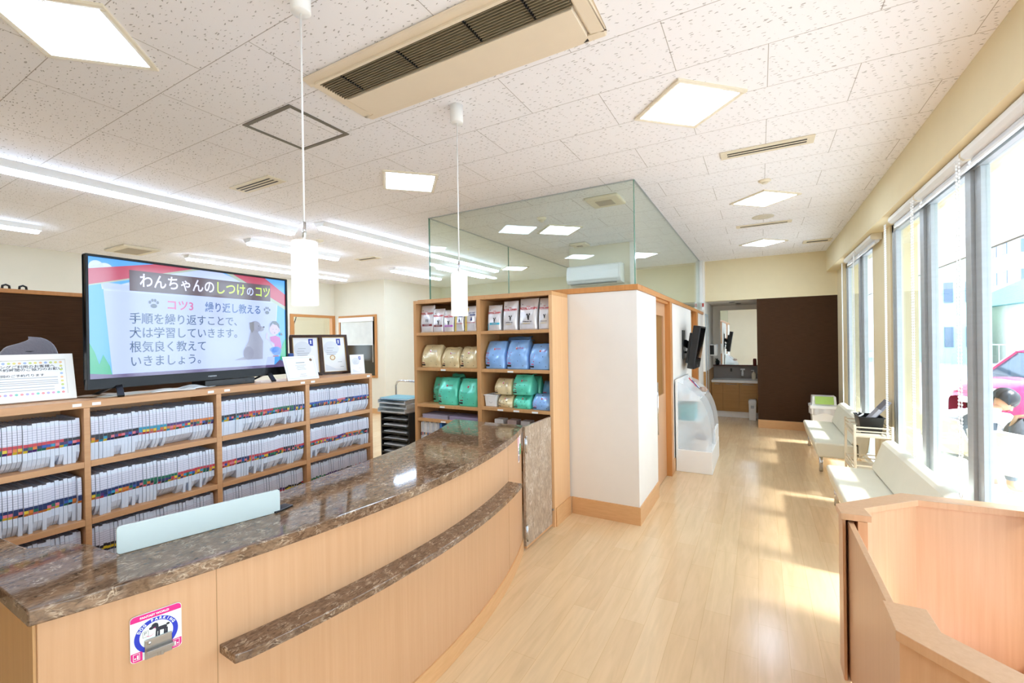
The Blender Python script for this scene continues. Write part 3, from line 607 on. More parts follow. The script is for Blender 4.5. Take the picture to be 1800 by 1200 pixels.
# ================================================================ FILE SHELF AND PATIENT FILES
XS, XB = -2.80, -3.10
fs = thing('file_shelf', 'low maple shelf unit filled with patient files under the television', 'shelf', (-2.95, 1.43, 0))
MB().box(XB, .20, 1.438, XS, 2.615, 1.473).build('top_board', 'shelf', fs, .002)
MB().box(XB - .012, .20, 0, XB, 2.612, 1.437).build('back_panel', 'shelf', fs)
DIV = [(.250, .272), (.829, .852), (1.415, 1.443), (2.002, 2.033), (2.586, 2.613)]
for a, b in DIV: MB().box(XB, a, 0, XS, b, 1.4375).build('upright', 'shelf', fs, .0015)
SZ = [1.183, .907, .632, .357, .08]
for i in range(4):
    for z in SZ: MB().box(XB, DIV[i][1] + .0003, z - .028, XS, DIV[i + 1][0] - .0003, z).build('shelf_board', 'shelf', fs, .0015)
tagm = mat('label_tape', 'f6f6f4', .5)
for y in (.79, .86, 1.37, 1.46, 1.965, 2.045, 2.56): MB().box(XS, y, 1.448, XS + .0008, y + .032, 1.462).build('label_tape', tagm, fs)
# one patient file: clear sleeve, ruled paper tab, colour band and colour chips
sleeve = mat('clear_sleeve', 'd6dce9', .25, var=.05, scale=(40, 400, 20)); sleeve2 = mat('sleeve_top', 'aeafbd', .3, var=.08, scale=(20, 200, 20))
tabm, tabn = newmat('ruled_tab'); tc = tabn.add('TexCoord'); wv = tabn.add('TexWave'); wv.bands_direction = 'Z'; wv.inputs['Scale'].default_value = 30; tabn.ln(tc.outputs['Object'], wv.inputs['Vector'])
rr = tabn.ramp([(.02, lin('a3a2ba')), (.12, lin('d6d5e2'))]); tabn.ln(wv.outputs[0], rr.inputs[0]); tabn.ln(rr.outputs[0], tabn.b.inputs['Base Color']); tabn.b.inputs['Roughness'].default_value = .4
BAND = {'navy': '1f2f5c', 'red': 'bf3b45', 'teal': '2b8fb0', 'black': '26222a', 'orange': 'd0762c', 'green': '1f6b4e', 'yellow': 'd8b92e', 'purple': '4b2a6a', 'pink': 'd4707c', 'blue': '2a4fa0'}
BM = {k: mat('band_' + k, v, .4, var=.08) for k, v in BAND.items()}
CH = list(BAND)
def file_mesh(band, chip, chip2, bulge, hh):
    t = .0146; D = .255; m = MB(); y0, y1 = -t / 2, t / 2
    # rounded sleeve profile in x-z: lower front corner bowed
    segs = [(0, -.0), (.02, .0)]
    zs = [0, .02, .05, .083, .095, .108, .122, .188, hh]
    xs = [-.035 * bulge - .006, -.016 * bulge - .006, -.005, -.005, .003, .003, .003, 0, -.004]
    mats_ = [0, 0, 0, 5, 4, 3, 1, 2]
    mats_ = [0, 0, 0, 4, 3, 2, 1, 0]
    for i in range(len(zs) - 1):
        m.poly([(xs[i], y0, zs[i]), (xs[i], y1 - .0012, zs[i]), (xs[i + 1], y1 - .0012, zs[i + 1]), (xs[i + 1], y0, zs[i + 1])], mats_[i])
        for y in (y0, y1 - .0012): m.poly([(xs[i], y, zs[i]), (xs[i + 1], y, zs[i + 1]), (-D, y, zs[i + 1]), (-D, y, zs[i])], 0)
    m.poly([(xs[-1], y0, hh), (xs[-1], y1 - .0012, hh), (-D, y1 - .0012, hh - .004), (-D, y0, hh - .004)], 5)
    m.poly([(-D, y0, 0), (-D, y1 - .0012, 0), (-D, y1 - .0012, hh - .004), (-D, y0, hh - .004)], 0)
    m.poly([(xs[0], y0, 0), (xs[0], y1 - .0012, 0), (-D, y1 - .0012, 0), (-D, y0, 0)], 0)
    return m.mesh('file', [sleeve, tabm, BM[band], BM[chip], BM[chip2], sleeve2])
rowcol = {  # (bay, row): colour runs along the compartment
    (0, 0): 'teal teal navy navy red red red black'.split(), (0, 1): 'navy navy orange navy navy navy'.split(),
    (1, 0): 'black black black teal teal purple purple orange orange'.split(), (1, 1): 'navy navy navy green green red red red'.split(),
    (2, 0): 'black black red red green green navy'.split(), (2, 1): 'red navy red red red black red'.split(),
    (3, 0): 'blue blue blue pink navy blue blue'.split(), (3, 1): 'red red pink purple orange orange black'.split()}
bayname = ['leftmost bay', 'second bay from left', 'third bay from left', 'rightmost bay']
rowname = ['upper shelf', 'second shelf']
ORD = lambda n: str(n) + ('th' if 10 < n % 100 < 14 else {1: 'st', 2: 'nd', 3: 'rd'}.get(n % 10, 'th'))
cache = {}; rnd = random.Random(3)
NF = 37
for bay in range(4):
    for row in range(2):
        ya, yb = DIV[bay][1] + .004, DIV[bay + 1][0] - .006; runs = rowcol[(bay, row)]; n = NF; st_ = (yb - ya) / n
        lean = 0; dz = 0; bul = .5
        for i in range(n):
            if i % 6 == 0: lean = rnd.uniform(-.05, .05); bul = rnd.choice([.1, .9, 1.9]); dz = rnd.uniform(-.012, .010)
            band = runs[min(len(runs) - 1, int(i * len(runs) / n))]
            hi = rnd.choice((.203, .206, .209)); key = (band, rnd.choice(CH), rnd.choice(CH), bul, hi)
            if key not in cache:
                if len([k for k in cache if k[0] == band]) > 11: key = rnd.choice([k for k in cache if k[0] == band])
                else: cache[key] = file_mesh(*key)
            o = bpy.data.objects.new('patient_file', cache[key]); COL.objects.link(o)
            o.location = (XS - .018 + rnd.uniform(-.003, .002) + .007 * math.sin(i * .33 + bay) + dz * .7, ya + (i + .5) * st_, SZ[row] + .0005)
            o.rotation_euler = (lean * .03, 0, rnd.uniform(-.005, .005))
            tag(o, f'clear patient file with {band} tab, {ORD(i + 1)} from left, {rowname[row]}, {bayname[bay]}', 'patient file', 'patient files on the shelf unit')
# shaded lower row, only the tops show
m = MB()
lows = [file_mesh(b, c, d, .6, .215) for b, c, d in (('purple', 'red', 'navy'), ('black', 'yellow', 'navy'), ('red', 'teal', 'green'), ('green', 'orange', 'black'))]
bm = bmesh.new()
for bay in range(4):
    ya, yb = DIV[bay][1] + .004, DIV[bay + 1][0] - .006; st_ = (yb - ya) / NF
    for i in range(NF):
        me = lows[(i // 9 + bay) % 4]; tmp = me.copy(); tmp.transform(Matrix.Translation((XS - .03 + .006 * math.sin(i), ya + (i + .5) * st_, SZ[2] + .0005 + rnd.uniform(0, .008)))); k0 = len(bm.faces)
        bm.from_mesh(tmp); bm.faces.ensure_lookup_table()
        for f in bm.faces[k0:]: f.material_index += 6 * ((i // 9 + bay) % 4)
        bpy.data.meshes.remove(tmp)
me = bpy.data.meshes.new('patient_files_low'); bm.to_mesh(me); bm.free()
for l in lows:
    for q in l.materials: me.materials.append(q)
o = bpy.data.objects.new('patient_files', me); COL.objects.link(o)
tag(o, 'packed row of shaded patient files on the third shelf, only their tops visible', 'patient files', None, 'stuff')

# ================================================================ TELEVISION
ta = math.radians(3.4); TU = Vector((-math.sin(ta), math.cos(ta), 0)); TV_ = Vector((0, 0, 1)); TN = TU.cross(TV_)
T0 = Vector((-2.885, .868, 1.515)); TW, TH = 1.105, .675
tv = thing('television', 'large flat television showing a Japanese dog training slide', 'television', T0 + TU * TW / 2)
TF = frame_mtx(T0, TU, TV_)
def tbox(mb, x0, y0, z0, x1, y1, z1, mi=0):
    return mb.obox(TF @ Vector(((x0 + x1) / 2, (y0 + y1) / 2, (z0 + z1) / 2)), TU * (x1 - x0) / 2, TV_ * (y1 - y0) / 2, TN * (z1 - z0) / 2, mi)
b = MB(); tbox(b, 0, 0, -.03, TW, .052, .006); tbox(b, 0, TH - .011, -.03, TW, TH, .006); tbox(b, 0, .052, -.03, .011, TH - .011, .006); tbox(b, TW - .011, .052, -.03, TW, TH - .011, .006)
tbox(b, .011, .052, -.03, TW - .011, TH - .011, -.004); tbox(b, .2, .08, -.065, TW - .2, .42, -.03)
b.build('body', mat('tv_black', '0b0d10', .25, spec=.3), tv, .002)
SX0, SX1, SY0, SY1 = .012, TW - .012, .053, TH - .012; sw_, sh_ = SX1 - SX0, SY1 - SY0
def scr(name, c, e):
    m, N = newmat(name); b = N.b; c = lin(c); b.inputs['Base Color'].default_value = (.01, .01, .012, 1); b.inputs['Roughness'].default_value = .1; b.inputs['Specular IOR Level'].default_value = 1
    tc = N.add('TexCoord'); nz = N.add('TexNoise'); nz.inputs['Scale'].default_value = 2; N.ln(tc.outputs['Object'], nz.inputs['Vector'])
    r = N.ramp([(.3, scl(c, .97)), (.7, c)]); N.ln(nz.outputs[0], r.inputs[0]); N.ln(r.outputs[0], b.inputs['Emission Color']); b.inputs['Emission Strength'].default_value = e * .42
    return m
SF = TF @ Matrix.Translation((SX0, SY0, 0))
m = MB(); flat(m, [(0, 0), (sw_, 0), (sw_, sh_), (0, sh_)], SF, -.0035)
screen = m.build('screen', scr('screen_blue', '4aa0f0', .85), tv)
L_ = [0]
def pic(name, col, polys, e=.85, discs=()):
    L_[0] += 1; m = MB(); z = -.0035 + L_[0] * .00022
    for p in polys: flat(m, [(a * sw_, b * sh_) for a, b in p], SF, z)
    for cx, cy, rx, ry in discs: disc(m, cx * sw_, cy * sh_, rx * sw_, ry * sw_, SF, z, 0, 26)
    return m.build(name, scr('screen_' + name + col, col, e), screen)
pic('wall_figure', 'b4c4f2', [[(.045, .80), (.05, .74), (.94, .74), (.945, .80), (.945, .72), (.915, .0), (.085, .0), (.055, .75)], [(.055, .73), (.94, .73), (.915, 0), (.085, 0)], [(.2, .85), (.45, 1.0), (.6, 1.0), (.85, .85), (.94, .74), (.05, .74)]])
pic('cloud_figure', 'c3d4f6', [], .85, [(.03, .92, .028, .03), (.062, .91, .03, .028), (.03, .885, .028, .03)])
pic('eave_figure', '9fb0a0', [[(0, .76), (.48, 1), (.40, 1), (0, .80)], [(1, .66), (.62, 1), (.66, 1), (1, .70)]])
pic('roof_figure', 'b23354', [[(0, .77), (0, .90), (.26, 1), (.44, 1)]]); pic('roof_figure', 'b23354', [[(1, .70), (1, .84), (.86, 1), (.66, 1)]])
pic('grass_figure', '12a070', [[(0, 0), (.085, 0), (.075, .10), (.05, .2), (.035, .12), (.02, .22), (0, .30)]]); pic('grass_figure', '12a070', [[(1, .08), (.955, .08), (.965, .2), (.98, .28), (1, .33)]])
pic('ground_figure', '6f5f92', [[(0, 0), (1, 0), (1, .045), (.955, .085), (.92, .03), (.08, .03), (0, .045)]], .6)
pic('title_band', '5b3a46', [[(.155, .745), (.895, .745), (.895, .925), (.155, .925)]], .6)
def stx(name, body, x, y, s, col, e=.85, bold=.0004, al='LEFT', sx=1):
    L_[0] += 1
    return text(name, body, s * sh_, SF @ Matrix.Translation((x * sw_, y * sh_, -.0035 + L_[0] * .00022)), scr('screen_' + name + col, col, e), screen, 0, al, sx, bold)
stx('title_lettering', 'わんちゃんの', .195, .835, .135, 'd3d4ff', .95, .0012, 'LEFT', .79)
stx('title_lettering', 'しつけ', .555, .835, .135, 'b9dc35', .95, .0012, 'LEFT', .79)
stx('title_lettering', 'の', .738, .83, .11, 'b9c4ff', .95, .0012, 'LEFT', .78)
stx('title_lettering', 'コツ', .79, .835, .13, 'b9dc35', .95, .0012, 'LEFT', .72)
stx('tip_lettering', 'コツ3', .31, .635, .105, 'c2498a', .8, .0012, 'LEFT', .9)
stx('tip_lettering', '繰り返し教える', .50, .635, .105, '35609f', .7, .0012, 'LEFT', .80)
for i, s in enumerate(('手順を繰り返すことで、', '犬は学習していきます。', '根気良く教えて', 'いきましょう。')):
    stx('body_lettering', s, .15, .50 - .125 * i, .105, '24527f', .55, .0005, 'LEFT', .86)
for cx, cy in ((.255, .635), (.87, .63)):
    pic('paw_figure', '5d6c86', [], .6, [(cx, cy - .012, .014, .011), (cx - .017, cy + .02, .0055, .008), (cx - .006, cy + .038, .0055, .008), (cx + .006, cy + .038, .0055, .008), (cx + .017, cy + .02, .0055, .008)])
# seated dog and squatting trainer drawn on the slide
pic('dog_figure', '9599b2', [[(.735, .10), (.835, .10), (.84, .30), (.80, .42), (.76, .42), (.745, .30), (.715, .20), (.715, .12)], [(.66, .10), (.73, .10), (.73, .135), (.70, .125)]], .7, [(.79, .455, .037, .036), (.825, .435, .022, .016), (.745, .17, .033, .04)])
pic('dog_ear_figure', '7d7a83', [[(.752, .50), (.782, .51), (.782, .42), (.768, .385), (.755, .43)]], .6)
pic('dog_nose_figure', '1b1f3c', [], .4, [(.845, .455, .006, .005), (.812, .465, .003, .003)])
pic('trainer_skin_figure', 'b9a9cf', [[(.865, .32), (.87, .38), (.865, .40), (.858, .33)], [(.862, .33), (.875, .32), (.91, .23), (.955, .22), (.955, .25), (.905, .26)]], .8, [(.918, .43, .034, .034), (.95, .42, .008, .009)])
pic('trainer_top_figure', 'b0429f', [[(.885, .345), (.925, .36), (.955, .34), (.965, .25), (.963, .19), (.92, .19), (.915, .27), (.89, .30)]], .8)
pic('trainer_trousers_figure', '1f6fd0', [], .8, [(.93, .185, .034, .028), (.915, .2, .03, .018)])
pic('trainer_shoe_figure', '8e3f6a', [[(.905, .12), (.945, .12), (.945, .135), (.905, .135)]], .7)
pic('trainer_hair_figure', '4c6078', [[(.885, .45), (.887, .49), (.905, .525), (.93, .525), (.95, .49), (.955, .44), (.946, .45), (.935, .48), (.918, .485), (.905, .50)], [(.953, .38), (.968, .395), (.975, .365), (.96, .36)]], .6)
pic('trainer_face_figure', '3a3550', [[(.905, .43), (.91, .43), (.91, .434), (.905, .434)], [(.927, .43), (.932, .43), (.932, .434), (.927, .434)], [(.917, .385), (.92, .385), (.92, .40), (.917, .40)]], .4)
text('brand_lettering', 'maxzen', .016, TF @ Matrix.Translation((TW * .53, .026, .0064)), mat('logo_grey', 'c9d2dc', .3), tv, .0002, 'CENTER')
for x in (.10, TW - .17):
    l = MB(); a = TF @ Vector((x + .03, .02, -.012)); 
    for dz, dx in ((.085, .0), (-.105, -.035)):
        e = TF @ Vector((x + dx, 0, dz)); e.z = 1.4795; l.bar(a, e, .028, .011)
    l.build('stand_leg', 'black', tv, .002)
# things on the shelf top
ZS = 1.4732
t = thing('set_top_box', 'black set top box under the television', 'set top box', (-3.0, 1.55, ZS)); MB().box(-3.09, 1.42, ZS, -2.93, 1.72, ZS + .04).build('body', 'black', t, .003); MB().box(-2.9305, 1.66, ZS + .015, -2.929, 1.70, ZS + .025).build('display', mat('dark_window', '30363c', .1), t)
def sheet(x, y, z, w, d, rz, col, lab, cur=.0):
    nm = 'paper_sheet'; t = MB(); c, s = math.cos(rz), math.sin(rz)
    t.grid(lambda u, v: (x + c * (u - .5) * w - s * (v - .5) * d, y + s * (u - .5) * w + c * (v - .5) * d, z + cur * math.sin(u * 3) * abs(math.sin(v * 4))), 8, 8)
    o = t.build(nm, mat('paper_' + col, col, .6)); q = o.modifiers.new('thickness', 'SOLIDIFY'); q.thickness = .0012; q.offset = 1
    return tag(o, lab, 'paper')
sheet(-2.96, 1.02, ZS + .001, .16, .22, .2, 'd8d2c6', 'grey printed sheet under the left foot of the television', .006)
sheet(-2.93, 1.24, ZS + .001, .14, .2, -.15, 'eceae4', 'white crumpled sheet under the television left of the black box', .014)
sheet(-3.0, .93, ZS + .004, .12, .15, .5, '8a6a48', 'brown folded sheet left of the television foot', .006)
sheet(-2.97, 1.38, ZS + .001, .14, .16, .3, 'e3e6ea', 'clear plastic wrap lying under the television', .02)
def leaning(name, label, cat, bl, br, k, top_z, frame, fcol, pcol, inner=None):
    bl, br = Vector((bl[0], bl[1], ZS + .0005)), Vector((br[0], br[1], ZS + .0005)); u = (br - bl); w = u.length; u.normalize(); n0 = u.cross(Vector((0, 0, 1)))
    v = (Vector((0, 0, top_z - ZS)) - n0 * k); h = v.length; v.normalize(); n = u.cross(v)
    t = thing(name, label, cat, (bl + br) / 2); Fm = frame_mtx(bl, u, v)
    B = lambda mb, x0, y0, z0, x1, y1, z1: mb.obox(Fm @ Vector(((x0 + x1) / 2, (y0 + y1) / 2, (z0 + z1) / 2)), u * (x1 - x0) / 2, v * (y1 - y0) / 2, n * (z1 - z0) / 2)
    if frame:
        o = MB()
        B(o, 0, 0, 0, w, frame, .018); B(o, 0, h - frame, 0, w, h, .018); B(o, 0, frame, 0, frame, h - frame, .018); B(o, w - frame, frame, 0, w, h - frame, .018)
        o.build('frame', fcol, t, min(.006, frame * .25), 2)
        if inner:
            o = MB(); g = .004; f = frame
            B(o, f, f, .002, w - f, f + g, .012); B(o, f, h - f - g, .002, w - f, h - f, .012); B(o, f, f + g, .002, f + g, h - f - g, .012); B(o, w - f - g, f + g, .002, w - f, h - f - g, .012)
            o.build('inner_edge', inner, t)
        o = MB(); B(o, frame * .8, frame * .8, .001, w - frame * .8, h - frame * .8, .006); s = o.build('sheet', pcol, t)
        fz = .0064
    else:
        o = MB(); B(o, 0, 0, 0, w, h, .005); s = o.build('sheet', pcol, t, .0008); fz = .0054
    o = MB(); o.bar(bl + u * w * .3 + v * h * .6, Vector((bl.x, bl.y, ZS + .003)) + u * w * .3 - n0 * (k + .02), .02, .004); o.bar(bl + u * w * .7 + v * h * .6, Vector((bl.x, bl.y, ZS + .003)) + u * w * .7 - n0 * (k + .05), .02, .004)
    o.build('easel_leg', 'black', t)
    return t, s, Fm @ Matrix.Translation((0, 0, fz)), w, h
ink, gink = mat('black_ink', '2b2b33', .7), mat('grey_ink', 'a9adb5', .7)
frmm = wood('dark_frame_wood', '2a1610', '3d2318', .25); gold = mat('gold_edge', 'b89350', .35, .7)
certp = mat('certificate_paper', 'f1f3f6', .3, var=.01)
bl_, gry = mat('certificate_blue', '2440a8', .4), mat('certificate_grey', 'dde1e9', .4)
def cert(t, s, Fm, w, h, seal=None, flag=True):
    if flag:
        o = MB(); flat(o, [(w * .60, h * .73), (w * .75, h * .73), (w * .75, h * .90), (w * .60, h * .90)], Fm); o.build('blue_emblem', bl_, s)
        o = MB(); disc(o, w * .675, h * .84, w * .03, h * .03, Fm, .0003); flat(o, [(w * .645, h * .78), (w * .705, h * .78), (w * .69, h * .815), (w * .66, h * .815)], Fm, .0003); o.build('emblem_mark', certp, s)
    o = MB()
    for y, a, b in ((.66, .25, .5), (.6, .22, .45), (.55, .22, .6), (.5, .22, .55), (.3, .6, .75), (.18, .68, .8)): flat(o, [(w * a, h * y), (w * b, h * y), (w * b, h * (y + .012)), (w * a, h * (y + .012))], Fm, .0002)
    o.build('print_line', gink, s)
    o = MB(); disc(o, w * .40, h * .66, w * .28, h * .18, Fm, .00005); flat(o, [(w * .15, h * .1), (w * .85, h * .1), (w * .5, h * .14), (w * .15, h * .26)], Fm, .00005); o.build('print_arc', gry, s)
    if seal:
        o = MB(); disc(o, w * seal[0], h * seal[1], w * .10, w * .10, Fm, .0003); q = o.build('seal', mat('seal_tan', seal[2], .4), s)
        o = MB(); disc(o, w * seal[0], h * seal[1], w * .07, w * .07, Fm, .0006); o.build('seal_centre', mat('seal_pale', seal[3], .4), q)
cert(*leaning('picture_frame', 'left dark framed certificate with blue emblem on the shelf unit', 'picture frame', (-3.13, 2.12), (-3.04, 2.325), .07, 1.795, .019, frmm, certp, gold))
cert(*leaning('picture_frame', 'right dark framed certificate with a round gold seal on the shelf unit', 'picture frame', (-3.085, 2.355), (-3.01, 2.565), .07, 1.795, .019, frmm, certp, gold), seal=(.42, .42, 'b98a45', 'f0e6d2'))
t, s, Fm, w, h = leaning('certificate_card', 'unframed white certificate leaning in front beside the television', 'certificate', (-2.816, 1.879), (-2.822, 2.128), .06, 1.638, 0, None, certp)
gl_ = mat('certificate_border', 'a8bcae', .5); o = MB()
for a, b, c_, d in ((.05, .07, .95, .078), (.05, .922, .95, .93), (.05, .07, .056, .93), (.944, .07, .95, .93)): flat(o, [(w * a, h * b), (w * c_, h * b), (w * c_, h * d), (w * a, h * d)], Fm)
o.build('border', gl_, s)
o = MB(); disc(o, w * .86, h * .82, w * .045, w * .045, Fm, .0002); o.build('seal', mat('seal_brown', '7c6350', .4), s)
o = MB()
for y, a, b in ((.70, .36, .64), (.60, .33, .67), (.54, .36, .6), (.48, .34, .62), (.42, .36, .64), (.22, .42, .6), (.14, .38, .62)): flat(o, [(w * a, h * y), (w * b, h * y), (w * b, h * (y + (.035 if y == .7 else .014))), (w * a, h * (y + (.035 if y == .7 else .014)))], Fm, .0002)
o.build('print_line', gink, s)
cert(*leaning('small_card', 'small white card with blue emblem at the right end of the shelf unit', 'card', (-2.90, 2.485), (-2.85, 2.585), .035, 1.63, 0, None, certp))
t, s, Fm, w, h = leaning('notice_frame', 'white framed notice with a border of pastel dots at the left edge', 'picture frame', (-2.985, .49), (-2.947, .846), .085, 1.69, .028, 'wpaint', mat('notice_paper', 'f4f6fa', .3, var=.01))
dots = ['f0a0a0', 'a9bfe6', '8ed0c0', 'f2c9a0', 'e6a8c8', 'e8e08a', 'b9b2e6', 'd2e08a']; dm = [mat('dot_' + c, c, .5) for c in dots]
k = 0
def dot(cx, cy):
    o = MB(); disc(o, cx, cy, .0055, .0055, Fm, .0003, 0, 12); o.build('dot', dm[k % 8], s)
nx = 17; ny = 9
for i in range(nx):
    for yy in (.17, .83): dot(w * (.12 + .76 * i / (nx - 1)), h * yy); k += 3
for j in range(1, ny - 1):
    for xx in (.12, .88): dot(w * xx, h * (.17 + .66 * j / (ny - 1))); k += 3
for i, (tx, y, z_) in enumerate((('トリミングご利用のお客様へ', .75, .0155), ('ご予約と予約時間のご協力のお願い', .685, .0155), ('次回のご予約承ります', .56, .0135))):
    text('notice_lettering', tx, z_, Fm @ Matrix.Translation((w * .5, h * y, .0003)), ink, s, 0, 'CENTER', 1.15, .0002)
o = MB()
for y in (.5, .44, .40, .36, .30, .24): flat(o, [(w * .16, h * y), (w * (.84 if y > .3 else .8), h * y), (w * (.84 if y > .3 else .8), h * (y + .012)), (w * .16, h * (y + .012))], Fm, .0003)
o.build('print_line', gink, s)
# cap and blue box behind
t = thing('cloth_cap', 'grey velvety cap behind the white notice frame', 'cap', (-3.08, .70, ZS))
def capf(u, v):
    a = 2 * PI * u; r = .082 * math.cos(v * PI / 2) ** .55; w_ = 1 + .04 * math.sin(5 * a)
    return (-3.075 + r * .36 * math.cos(a) * w_, .715 + r * 1.25 * math.sin(a) * w_, ZS + .185 + .105 * math.sin(v * PI / 2) ** .8 + .02 * math.cos(a - 1.3) * v + .012 * math.sin(a * 2 + 1) * (1 - v))
MB().grid(capf, 28, 8).build('crown', mat('grey_velvet', '6c6870', .95, sheen=.5, bump=.3, bscale=90), t)
MB().lathe([(.035, 0), (.012, .01), (.012, .22), (.03, .24)], (-3.072, .715, ZS), 12).build('stand', 'black', t)
t = thing('blue_box', 'little blue and white box between television and framed certificate', 'box', (-3.02, 2.04, ZS)); MB().box(-3.045, 2.02, ZS, -3.005, 2.055, ZS + .165).build('body', mat('box_white', 'dfe5ea', .4), t, .002); MB().box(-3.0452, 2.0198, ZS + .16, -3.0048, 2.0552, ZS + .185).build('lid', mat('box_blue', '1d4fa0', .4), t, .002)
# ================================================================ FOOD CABINET AND BAGS
cab = thing('food_cabinet', 'tall maple cabinet of open shelves stocked with pet food bags', 'cabinet', (-2.5, 3.92, 0))
KX0, KX1, KY0, KY1, KZ = -3.34, -1.668, 3.73, 4.112, 2.18
DX = (-2.505, -2.458)
MB().box(KX0, KY0, 0, KX0 + .035, KY1, KZ - .0355).box(DX[0], KY0, 0, DX[1], KY1, KZ - .0355).build('upright', 'cab', cab, .0015)
MB().box(KX1 - .034, KY0, 0, KX1, KY1, KZ - .0355).build('side_panel', 'cabside', cab, .0015)
MB().box(KX0, KY0, KZ - .035, KX1, KY1, KZ).build('top_board', 'cab', cab, .0015)
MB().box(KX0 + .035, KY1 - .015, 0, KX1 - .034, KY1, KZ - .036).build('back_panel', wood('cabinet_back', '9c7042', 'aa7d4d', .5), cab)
LZ, RZ = [1.828, 1.447, 1.05, .893, .61, .30], [1.828, 1.447, 1.066, .70, .35]
for z in LZ: MB().box(KX0 + .0353, KY0 + .004, z - .032, DX[0] - .0003, KY1 - .0155, z).build('shelf_board', 'cab', cab, .0015)
for z in RZ: MB().box(DX[1] + .0003, KY0 + .004, z - .032, KX1 - .0343, KY1 - .0155, z).build('shelf_board', 'cab', cab, .0015)
for x, z in ((-2.94, 1.425), (-2.96, 1.03), (-2.95, .872), (-3.25, .59), (-2.12, 1.425), (-2.24, 1.045), (-2.06, 1.045), (-1.86, 1.045)):
    MB().box(x - .032, KY0 + .0025, z - .008, x + .032, KY0 + .0035, z + .008).build('label_tape', tagm, cab)
MB().box(KX1, 3.75, .0, KX1 + .012, 4.112, .17).build('skirting', 'skirt', cab)
SIL = mat('silver_bag_film', 'e4e0e0', .27, .35, var=.06, scale=(14, 14, 9)); 
FILM = {k: mat(k + '_bag_film', c, .24, .12, var=.10, scale=(9, 9, 9), coat=.3) for k, c in (('gold', 'e0cb9d'), ('blue', '90bbef'), ('green', '66dcbd'))}
redp, drk, violet, tealp, mar, yel = [mat('print_' + n, c, .4) for n, c in (('red', 'c8202e'), ('charcoal', '2d2a2c'), ('violet', 'b04fb8'), ('cyan', '3fb0c8'), ('maroon', '7a2e34'), ('mustard', 'd2b45a'))]
navyp, pinkp, blk = mat('print_navy', '20306e', .4), mat('print_pink', 'd0466e', .4), mat('print_black', '241d1c', .5)
class Bag:
    def __init__(s, w, d, h, seed, pillow): s.w, s.d, s.h, s.p = w, d, h, pillow; s.r = random.Random(seed); s.ph = [s.r.uniform(0, 6.28) for _ in range(6)]; s.a = [s.r.uniform(.6, 1.2) for _ in range(3)]
    def W(s, t): return s.w * ((1 - .18 * t ** 3 + .03 * math.sin(PI * t)) if s.p else (1 - .05 * math.sin(PI * t)))
    def D(s, t):
        if s.p: return s.d / 2 * (max(0, 1 - t ** 3.2) ** .62 * .97 + .03) * (.93 + .12 * math.sin(PI * min(1, t * 1.3)))
        return s.d / 2 * max(.035, (1 - t ** 2.6) * (.92 + .12 * math.sin(PI * t)))
    def wr(s, x, z):
        k = .0095 if s.p else .0045; p = s.ph
        return k * (s.a[0] * math.sin(26 * x + 17 * z + p[0]) * math.sin(13 * z + p[1]) + s.a[1] * math.sin(-38 * x + 31 * z + p[2]) * .7 + s.a[2] * math.sin(60 * x + 11 * z + p[3]) * .5 + .5 * abs(math.sin(24 * x - 29 * z + p[4])))
    def front(s, x, z):
        t = min(1, max(0, z / s.h)); q = min(.999, abs(2 * x / s.W(t))); n = 4.5
        return -s.D(t) * (1 - q ** n) ** (1 / n) + s.wr(x, z) * min(1, t * 6) * (1 - q ** 4)
    def pt(s, u, v):
        n = 4.5; a = 2 * PI * u - PI / 2; c, q = math.cos(a), math.sin(a); t = v; W_, D_ = s.W(t) / 2, s.D(t)
        x = W_ * math.copysign(abs(c) ** (2 / n), c); y = D_ * math.copysign(abs(q) ** (2 / n), q); z = t * s.h
        f = s.wr(x, z) * min(1, t * 6)
        if q < 0: y += f * (1 - min(1, abs(x / W_)) ** 4)
        else: y += f * .5
        return (x, y, z)
    def body(s, film, parent):
        m = MB(); m.grid(s.pt, 40, 22); m.poly([s.pt(i / 40, 0) for i in range(40)][::-1]); m.poly([s.pt(i / 40, 1) for i in range(40)])
        return m.build('bag_film', film, parent, local=True)
    def patch(s, name, m, x0, z0, x1, z1, parent, e=.0016, n=8):
        g = MB(); g.grid(lambda u, v: (x0 + (x1 - x0) * u, s.front(x0 + (x1 - x0) * u, z0 + (z1 - z0) * v) - e, z0 + (z1 - z0) * v), n, n)
        return g.build(name, m, parent, local=True)
    def figs(s, name, m, polys, parent, e=.0022):
        g = MB()
        for p in polys: g.poly([(x, s.front(x, z) - e, z) for x, z in p])
        return g.build(name, m, parent, local=True)
    def txt(s, name, body, size, x, z, m, parent, al='CENTER', sx=1, bold=.0003):
        o = text(name, body, size, frame_mtx((x, 0, z), (1, 0, 0), (0, 0, 1)), m, parent, 0, al, sx, bold, local=True)
        for v in o.data.vertices: v.co.y = s.front(v.co.x, v.co.z) - .0025
        return o
def circ(cx, cz, rx, rz, n=12): return [(cx + rx * math.cos(2 * PI * k / n), cz + rz * math.sin(2 * PI * k / n)) for k in range(n)]
